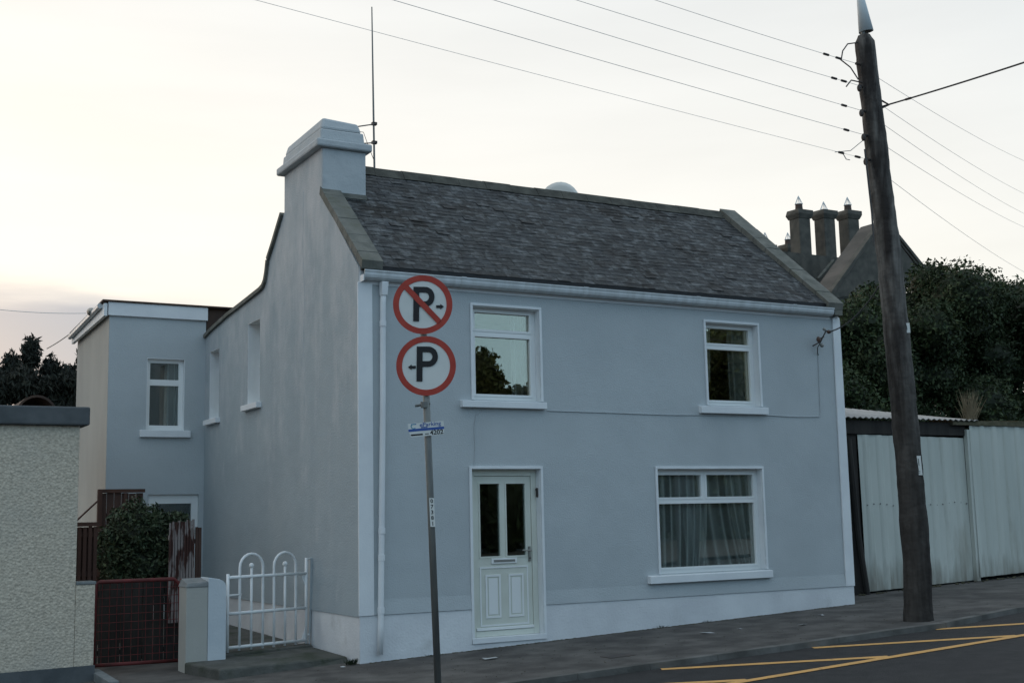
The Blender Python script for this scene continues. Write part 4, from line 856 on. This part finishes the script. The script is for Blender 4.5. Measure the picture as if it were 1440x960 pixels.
# ------------------------------------------------------------------ parking sign post
SP = thing('parking_sign', (-.11, -2.35, -.13), 'leaning grey pole with two round red-ringed P signs and a small number plate', 'sign')
ptop, pbot = Vector((-.245, -2.35, 3.98)), Vector((-.116, -2.35, -.13))
MB().tube([pbot, ptop], .036, 14).build('pole', M['galv'], SP, smooth=True)
pd = (ptop-pbot).normalized()
nrm = Vector((-.42, -.90, -.04)).normalized(); right = Vector((0, 0, 1)).cross(nrm).normalized(); rr_ = right
right = (right+Vector((0, 0, -.02))).normalized(); up = nrm.cross(right).normalized()
def disc(c, r0, r1, off, th, n=56):
    V = []; F = []
    for h in (off, off+th):
        for r in (r0, r1):
            for k in range(n): q = 2*math.pi*k/n; V.append(c+(right*math.cos(q)+up*math.sin(q))*r+nrm*h)
    for k in range(n):
        k2 = (k+1) % n; A0, B0, A1, B1 = 0, n, 2*n, 3*n
        F += [(A1+k, A1+k2, B1+k2, B1+k), (B0+k, B0+k2, B1+k2, B1+k), (A0+k, A0+k2, B0+k2, B0+k)]
        if r0 > 0: F += [(A0+k, A1+k, A1+k2, A0+k2)]
    return MB().add(V, F)
def pbox(c, w_, h, off, th, ang=0):
    a = right*math.cos(ang)+up*math.sin(ang); b = -right*math.sin(ang)+up*math.cos(ang); c = c+nrm*off
    q = [c-a*w_/2-b*h/2, c+a*w_/2-b*h/2, c+a*w_/2+b*h/2, c-a*w_/2+b*h/2]; return MB().hexa(q, [p+nrm*th for p in q])
def p2(c, pts, off, th):
    return MB().prism([c+right*x+up*y+nrm*off for x, y in pts], nrm*th)
RS = .308
def letterP(c, parent, tilt=.0):
    # P: stem and bowl, drawn as one outline with a counter
    hgt, wd = .365, .222; st = .062; pts = [(-wd/2, -hgt/2), (-wd/2+st, -hgt/2), (-wd/2+st, -.02)]
    bowl_o = [(wd/2-.10+.10*math.cos(a), hgt/2-.106+.106*math.sin(a)) for a in [(-90+180*k/14)*math.pi/180 for k in range(15)]]
    outline = pts+bowl_o+[(-wd/2, hgt/2)]
    outline[2] = (-wd/2+st, bowl_o[0][1])
    r2 = .047; cc = (wd/2-.10, hgt/2-.106)
    inner = [(-wd/2+st, cc[1]-r2), ] + [(cc[0]+.042*math.cos(a), cc[1]+r2*math.sin(a)) for a in [(-90+180*k/14)*math.pi/180 for k in range(15)]]+[(-wd/2+st, cc[1]+r2)]
    ct, sn = math.cos(tilt), math.sin(tilt); f = lambda x, y: c+right*(x*ct-y*sn)+up*(x*sn+y*ct)+nrm*.0125
    wl = wall(lambda a, b: f(a, b), outline, [inner], .002, tuple(nrm)); return wl.build('letter', M['black'], parent)
ax_ = -up
for i, (px, py) in enumerate(((594.5, 428.3), (599.2, 514.3))):
    c = Vector(at(px, py, -2.40)); S_ = part_empty('round_sign', SP); S_['label'] = ('upper no-parking disc with a red slash and right arrow', 'lower parking disc with a left arrow')[i]
    disc(c, 0, RS, -.004, .010).build('face', M['signwhite'], S_)
    disc(c, RS-.058, RS+.004, .0068, .004).build('ring', M['red'], S_)
    letterP(c+right*(.012 if i == 0 else .012)+up*(.005 if i == 0 else .02), S_)
    if i == 0:
        p_ = pbox(c, .50, .058, .0150, .004, -math.pi*.255); p_.build('slash', M['red'], S_)
        A_ = c+right*.178-up*.02; s = 1
    else: A_ = c-right*.145-up*.015; s = -1
    p2(A_, [(-.038*s, -.014), (.006*s, -.014), (.006*s, -.028), (.044*s, 0), (.006*s, .028), (.006*s, .014), (-.038*s, .014)], .0125, .002).build('arrow', M['black'], S_)
    pbox(c, .20, .03, -.03, .024).build('clamp', M['galv'], S_)
# bracket under the lower disc
c = Vector(at(597, 569, -2.35)); m_ = MB(); m_.tube([c-rr_*.10-Vector((0, 0, .01)), c+rr_*.06+Vector((0, 0, .015))], .014, 8); m_.tube([c-Vector((0, 0, .03)), c+Vector((0, 0, .03))], .042, 12); m_.build('band_clamp', M['galv'], SP)
# small plates
c = Vector(at(599.5, 603.3, -2.395)); tl = .09; right0, up0 = right.copy(), up.copy()
a = (right*math.cos(tl)+up*math.sin(tl)); b = (-right*math.sin(tl)+up*math.cos(tl)); right, up = a, b
PL = part_empty('number_plate', SP); PL['label'] = 'small white and blue plate reading eParking 4202'
p2(c, [(-.185, -.008), (.185, -.008), (.185, .072), (-.185, .072)], 0, .004).build('plate', M['signwhite'], PL)
p2(c, [(-.165, -.068), (.178, -.068), (.185, -.0085), (-.18, -.0085)], 0, .004).build('plate', M['signwhite'], PL)
p2(c, [(-.185, -.012), (.185, -.012), (.185, .014), (-.185, .014)], .0045, .001).build('stripe', M['blue'], PL)
p2(c, [(-.163, -.056), (-.04, -.056), (-.04, -.040), (-.163, -.040)], .0045, .001).build('bar', M['black'], PL)
text_part('eParking', .060, c+right*.045+up*.050+nrm*.0055, right, up, 'lettering', M['blue'], PL, .0006, .0004, 1.08)
text_part('scheme', .022, c-right*.02+up*.024+nrm*.0055, right, up, 'lettering', M['blue'], PL, .0006, .0008)
text_part('C', .075, c-right*.135+up*.038+nrm*.0055, right, up, 'logo', M['teal'], PL, .0006, .001)
p2(c, [(-.155, .058), (-.10, .058), (-.10, .067), (-.155, .067)], .0045, .0012).build('logo_bar', M['blue'], PL)
text_part('4202', .066, c+right*.105-up*.040+nrm*.0055, right, up, 'lettering', M['black'], PL, .0006, .0012, 1.05)
text_part('zone', .028, c-right*.004-up*.048+nrm*.0055, right, up, 'lettering', M['black'], PL, .0006, .0004) if False else None
p2(c, [(-.018, -.054), (.022, -.054), (.022, -.042), (-.018, -.042)], .0045, .001).build('smudged_print', M['galv'], PL)
right, up = right0, up0
c = Vector(at(607.0, 715, -2.39)); u2 = pd
for k, (ch_, v) in enumerate((('0', 703), ('7', 711), ('3', 719), ('8', 727), ('1', 739))):
    pass
c1 = Vector(at(607.6, 716, -2.395)); c2 = Vector(at(608.6, 736, -2.395))
PS = part_empty('number_sticker', SP); PS['label'] = 'white pole sticker numbered 0738 and 1 from top to bottom'
ST = MB(); 
def sticker(c, w_, h):
    q = [c-right*w_/2-u2*h/2, c+right*w_/2-u2*h/2, c+right*w_/2+u2*h/2, c-right*w_/2+u2*h/2]; return MB().hexa(q, [p+nrm*.003 for p in q])
sticker(c1, .050, .235).build('plate', M['signwhite'], PS); sticker(c2, .050, .062).build('plate', M['signwhite'], PS)
for k, ch_ in enumerate('0738'): text_part(ch_, .055, c1+u2*(.085-.057*k)+nrm*.0042, right, u2, 'digit', M['black'], PS, .0005, .0012)
text_part('1', .055, c2+nrm*.0042, right, u2, 'digit', M['black'], PS, .0005, .0012)

# ------------------------------------------------------------------ utility pole
UP = thing('utility_pole', (6.79, -2.3, .1), 'thick leaning wooden utility pole at the kerb in front of the shed', 'utility pole')
axis_pts = [((1292, 900), .186), ((1290, 800), .181), ((1279, 660), .172), ((1266, 520), .168), ((1256, 420), .165), ((1247, 330), .158), ((1236, 240), .150), ((1226, 150), .143), ((1219, 90), .137), ((1216, 60), .128), ((1215, 50), .08)]
pts = [Vector(at(*p, -2.3)) for p, r in axis_pts]; pr_ = [r for p, r in axis_pts]
# refine with small bumps: knots and swelling
fine = []; fr_ = []
for i in range(len(pts)-1):
    k = max(2, int((pts[i+1]-pts[i]).length/.09))
    for j in range(k): t = j/k; fine.append(pts[i].lerp(pts[i+1], t)+Vector((random.uniform(-.004, .004), 0, 0))); fr_.append((pr_[i]*(1-t)+pr_[i+1]*t)*(1+.035*math.sin(len(fr_)*.7)*math.sin(len(fr_)*.23+1)+random.uniform(-.02, .02)))
fine.append(pts[-1]); fr_.append(pr_[-1])
mb = MB(); mb.tube(fine, fr_, 28)
for i in range(len(mb.v)):
    v = mb.v[i]; a = i % 28; q = .006*math.sin(a*2.7)+.004*math.sin(a*1.9+v[2]*1.5); mb.v[i] = (v[0]+q*math.cos(a*.224), v[1]+q*math.sin(a*.224), v[2])
mb.build('shaft', M['pole'], UP, smooth=True)
def tagplate(u, v, w_, h, marks):
    c = Vector(at(u, v, -2.3))-Vector((.484, .864, 0)).normalized()*.19; r_ = Vector((.872, -.489, 0)); u_ = Vector((-.06, 0, 1)).normalized(); n_ = r_.cross(u_).normalized()
    q = [c-r_*w_/2-u_*h/2, c+r_*w_/2-u_*h/2, c+r_*w_/2+u_*h/2, c-r_*w_/2+u_*h/2]
    o = MB().hexa(q, [p+n_*.004 for p in q]).build('tag_plate', M['signwhite'], UP)
    m_ = MB()
    for (x, y, a, b) in marks: cc = c+r_*x+u_*y+n_*.0045; q = [cc-r_*a/2-u_*b/2, cc+r_*a/2-u_*b/2, cc+r_*a/2+u_*b/2, cc-r_*a/2+u_*b/2]; m_.hexa(q, [p+n_*.0012 for p in q])
    m_.build('printing', M['galv'], o)
tagplate(1268, 464, .10, .13, [(0, 0, .028, .05)])
tagplate(1284, 655, .10, .25, [(-.018, .03, .010, .12), (.016, .045, .012, .09), (0, -.075, .05, .008), (0, -.095, .045, .008)])
nt_ = M['pole'].node_tree; Lp = nt_.links.new; bs = nt_.nodes['Principled BSDF']; src = bs.inputs['Base Color'].links[0].from_socket
tcp = N(nt_, 'ShaderNodeTexCoord'); sp_ = N(nt_, 'ShaderNodeSeparateXYZ'); Lp(tcp.outputs['Object'], sp_.inputs[0]); np_ = N(nt_, 'ShaderNodeTexNoise'); np_.inputs['Scale'].default_value = 3; Lp(tcp.outputs['Object'], np_.inputs[0])
ap_ = N(nt_, 'ShaderNodeMath', operation='MULTIPLY_ADD'); ap_.inputs[1].default_value = 1.6; Lp(np_.outputs[0], ap_.inputs[0]); Lp(sp_.outputs['Z'], ap_.inputs[2])
rp_ = N(nt_, 'ShaderNodeMapRange'); rp_.inputs[1].default_value = 2.6; rp_.inputs[2].default_value = 5.0; rp_.inputs[3].default_value = .75; rp_.inputs[4].default_value = 0; Lp(ap_.outputs[0], rp_.inputs[0])
xp = N(nt_, 'ShaderNodeMix', data_type='RGBA'); Lp(rp_.outputs[0], xp.inputs[0]); Lp(src, xp.inputs[6]); xp.inputs[7].default_value = (.022, .019, .017, 1); Lp(xp.outputs[2], bs.inputs['Base Color'])
# open-bottomed cone shade on a stub at the top
ct = Vector(at(1208, -14, -2.3)); cb = Vector(at(1218, 45, -2.3)); d = (cb-ct).normalized()
m_ = MB(); m_.tube([ct, ct.lerp(cb, .25), cb], [.022, .055, .10], 20, caps=False); co = m_.build('cone_shade', M['cone'], UP, smooth=True); s_ = co.modifiers.new('solid', 'SOLIDIFY'); s_.thickness = .006
MB().tube([cb-d*.1, cb+d*.005], [.02, .07], 14).build('cone_socket', M['iron'], UP)
MB().tube([Vector(at(1216, 56, -2.3)), Vector(at(1213, 44, -2.3))], .03, 8).build('stub', M['galv'], UP)
# line fittings on the pole's left side (toward the previous pole) and right
att = [(1206, 90), (1210, 121), (1213, 156), (1216, 190), (1219, 224)]
for i, (u, v) in enumerate(att):
    c = Vector(at(u, v, -2.3)); b_ = part_empty('insulator_bracket', UP)
    MB().tube([c+Vector((.10, 0, 0)), c-Vector((.05, .02, .01))], .020, 8).build('arm', M['iron'], b_)
    if i: MB().ball(c-Vector((.055, .03, .05)), .034, sq=(.9, 1, 1.5)).build('insulator', M['iron'], b_)
MB().tube([Vector(at(1207, 60, -2.3)), Vector(at(1192, 62, -2.32)), Vector(at(1185, 72, -2.32)), Vector(at(1183, 84, -2.32))], .009, 6).build('jumper_cable', M['wire'], UP)
MB().tube([Vector(at(1182, 84, -2.32)), Vector(at(1196, 95, -2.32)), Vector(at(1207, 112, -2.3))], .009, 6).build('jumper_cable', M['wire'], UP)
MB().tube([Vector(at(1190, 122, -2.32)), Vector(at(1197, 113, -2.32)), Vector(at(1211, 116, -2.3))], .009, 6).build('jumper_cable', M['wire'], UP)
MB().tube([Vector(at(1174, 214, -2.32)), Vector(at(1196, 212, -2.34)), Vector(at(1213, 198, -2.3))], .005, 6).build('jumper_cable', M['wiregrey'], UP)
MB().tube([Vector(at(1186, 217, -2.32)), Vector(at(1190, 224, -2.34)), Vector(at(1195, 225, -2.3))], .006, 6).build('jumper_cable', M['wiregrey'], UP)
c = Vector(at(1239, 150, -2.3)); MB().tube([Vector(at(1237, 140, -2.35)), c+Vector((.05, -.1, 0)), Vector(at(1240, 152, -2.4))], .013, 6).build('side_hook', M['iron'], UP)
# a rod running down the pole
MB().tube([Vector(at(1216, 210, -2.42)), Vector(at(1226, 300, -2.44)), Vector(at(1229, 345, -2.47))], .012, 6).build('down_cable', M['wire'], UP)

# overhead lines
def line(p, q, sag, r, name, label, mat='wire', ext=1.0, clamps=(), group='overhead lines on the utility pole'):
    p, q = Vector(p), Vector(q); q = p+(q-p)*ext; n = 26
    f = lambda t: p.lerp(q, t)-Vector((0, 0, 4*sag*t*(1-t)))
    t_ = thing(name, p, label, 'overhead wire', group)
    MB().tube([f(i/n) for i in range(n+1)], r, 6).build('conductor', M[mat], t_)
    for d_ in clamps:
        a = f(d_/(q-p).length); b = f((d_+.10)/(q-p).length); MB().tube([a, b], .016, 6).build('clamp', M['iron'], t_)
    return t_
def fit(u, v, p, dz=0.):   # point at pole height + dz along the measured sight line
    return atz(u, v, p[2]+dz)
left = [((1206, 90), (1175, 78), (930, 0), .003, 'wirepale', (.35, .6), 'topmost overhead wire left of the utility pole'),
        ((1210, 121), (1190, 116), (820, 0), .003, 'wirepale', (.3, .5), 'second overhead wire from the top, left of the utility pole'),
        ((1213, 156), (1190, 150), (705, 0), .003, 'wirepale', (.35,), 'third overhead wire from the top, left of the utility pole'),
        ((1216, 190), (1195, 184), (565, 0), .003, 'wirepale', (.35,), 'fourth overhead wire from the top, left of the utility pole'),
        ((1219, 224), (1175, 214), (374, 0), .0022, 'wirepale', (.15, .5), 'lowest and thinnest overhead wire left of the utility pole')]
for s_, m_, e_, r, mt, cl, lab in left:
    p = at(*s_, -2.3); q = fit(*e_, p, .05); line(p, q, .03, r, 'overhead_wire', lab, mt, 1.6, cl)
rgt = [((1232, 108), (1440, 222), 'topmost overhead wire right of the utility pole'), ((1235, 145), (1440, 268), 'second overhead wire right of the utility pole'),
       ((1238, 172), (1440, 296), 'third overhead wire right of the utility pole'), ((1241, 203), (1440, 315), 'fourth overhead wire right of the utility pole'), ((1246, 248), (1440, 378), 'lowest overhead wire right of the utility pole')]
for s_, e_, lab in rgt:
    p = at(*s_, -2.25); X_ = 22.; d_ = at(*e_, 0)-CAMP; # far point along the street towards the next pole
    q = CAMP+d_*((X_-CAMP[0])/d_[0]); line(p, q, .12, .0032, 'overhead_wire', lab, 'wirepale', 1.3)
p = at(1240, 150, -2.4); q = atz(1440, 86, p[2]-.2); line(p, q, .02, .011, 'overhead_cable', 'thick cable rising right from the utility pole towards the street', 'wire', 1.5, (.45,))
# supply cable from the bracket on the house behind the pole
line((7.56, -.17, 4.22), tuple(at(1238, 400, -2.15)), .12, .010, 'supply_cable', 'short dark supply cable from the house corner to the pole', 'wire', 1.0, group=None)
line(tuple(at(66, 490, 14)), tuple(at(116, 455, 9.7)), .03, .010, 'telephone_wire', 'faint wire slanting down left from the extension roof', 'wiregrey', 1.0, group=None)
line(tuple(at(-30, 432, 40)), tuple(at(135, 440, 40)), .1, .012, 'distant_wire', 'faint distant wire across the sky left of the extension', 'wirepale', 1.0, group=None)

# ------------------------------------------------------------------ small stuff on the pavement
random.seed(5)
def scrap(x, y, w_, h, label):
    V = [(x+w_*a+random.uniform(-.008, .008), y+h*b+random.uniform(-.008, .008), gz(x, y)+.006+random.uniform(0, .018)) for a, b in ((-.5, -.5), (0, -.6), (.5, -.5), (.5, .5), (0, .45), (-.5, .5))]
    o = MB().add(V, [(0, 1, 4, 5), (1, 2, 3, 4)]).build('litter', M['litter'], normals=False); s = o.modifiers.new('solid', 'SOLIDIFY'); s.thickness = .002
    return tag(o, label, 'litter')
scrap(5.58, -1.45, .12, .07, 'white paper scrap lying on the footpath right of the wide window')
scrap(4.31, -1.08, .17, .10, 'grey crumpled scrap on the footpath below the wide window')
scrap(4.83, -1.10, .05, .04, 'tiny pale scrap beside the grey crumpled one on the footpath')
scrap(6.54, -.77, .08, .05, 'small pale scrap on the footpath near the right end of the house')
scrap(1.22, -.97, .18, .08, 'flat pale scrap on the footpath in front of the door')
scrap(-.28, -.14, .06, .04, 'tiny yellowish scrap beside the concrete step')
def weed(x, y, n, h, label):
    m_ = MB()
    for i in range(n):
        b = Vector((x+random.uniform(-.06, .06), y+random.uniform(-.02, .02), gz(x, y))); tip = b+Vector((random.uniform(-.07, .07), random.uniform(-.06, .01), random.uniform(.3, 1)*h)); s_ = Vector((.008, .004, 0)); mid = b.lerp(tip, .5)
        m_.add([b-s_*.5, mid-s_, tip, mid+s_], [(0, 1, 2, 3)])
    t = thing('weed', (x, y, gz(x, y)), label, 'weed'); m_.t = [(.8, .8, .8, 1)]*len(m_.v); m_.build('leaves', M['leafbush'], t, normals=False)
weed(-.12, -.02, 60, .09, 'small green weed clump in the corner between step and house')
weed(4.35, -.06, 25, .05, 'sparse low weed at the plinth under the wide window')
weed(5.1, -.06, 20, .04, 'thin weed sprout at the plinth further right under the wide window')
weed(.9, -.06, 22, .03, 'tiny weeds at the plinth left of the door')
# dirt line where wall meets pavement
m_ = MB(); 
for i in range(420):
    x = random.uniform(0.1, 7.8); m_.ball((x, -.04-abs(random.gauss(0, .025)), gz(x, 0)+.003), random.uniform(.004, .013), 5, 3, (1.5, 1, .6))
for i in range(260):
    x = random.uniform(-1.5, 9); y = random.uniform(-2.6, -.1); m_.ball((x, y, gz(x, 0)+.002), random.uniform(.003, .008), 5, 3, (1.4, 1, .6))
tag(m_.build('grit', M['moss']), 'grit and crumbs along the foot of the plinth and on the footpath', 'grit', kind='stuff')
# utility cover and iron lid on pavement
def lid(x, y, w_, h, label):
    t = thing('utility_cover', (x, y, gz(x, y)), label, 'utility cover', None)
    MB().hexa([(x-w_/2, y-h/2, gz(x-w_/2, 0)+.0), (x+w_/2, y-h/2, gz(x+w_/2, 0)), (x+w_/2, y+h/2, gz(x+w_/2, 0)), (x-w_/2, y+h/2, gz(x-w_/2, 0))], [(x-w_/2, y-h/2, gz(x-w_/2, 0)+.005), (x+w_/2, y-h/2, gz(x+w_/2, 0)+.005), (x+w_/2, y+h/2, gz(x+w_/2, 0)+.005), (x-w_/2, y+h/2, gz(x-w_/2, 0)+.005)]).build('lid', M['iron'], t)
lid(2.35, -1.95, .34, .22, 'small dark iron cover set in the footpath in front of the door')

# ------------------------------------------------------------------ across the street (seen only as reflections in the panes)
def rev(x, Y, zt, r, n, label, wdt, seed):
    random.seed(seed)
    tree('roadside_tree', label, (x, Y, 0), blob_field(x-wdt, x+wdt, lambda q: zt-.35*abs(q-x)*1.0, Y-2, Y+2, 1.5, r, 26), n*3, .17, M['leaf'], trunk_r=.25, core=.82)
rev(15.5, -30, 9.75, 1.0, 9000, 'tall tree across the street mirrored in the upper left window', 2.0, 1)
rev(20.3, -31, 7.25, .9, 7000, 'lower tree across the street mirrored at the foot of the upper left window', 1.8, 2)
rev(29.5, -30, 10.4, 1.4, 8000, 'broad tree across the street mirrored in the upper right window', 2.6, 3)
HG = thing('hedge', (15, -27, 0), 'long clipped hedge on the far side of the street', 'hedge')
random.seed(9); crown_mesh([(x, -27+random.uniform(-.3, .3), 1.9+random.uniform(-.2, .3), 1.6, .9, 1.9) for x in np.arange(-14, 46, 2.2)], 12000, .26, core=.85).build('foliage', M['leaf'], HG, normals=False)
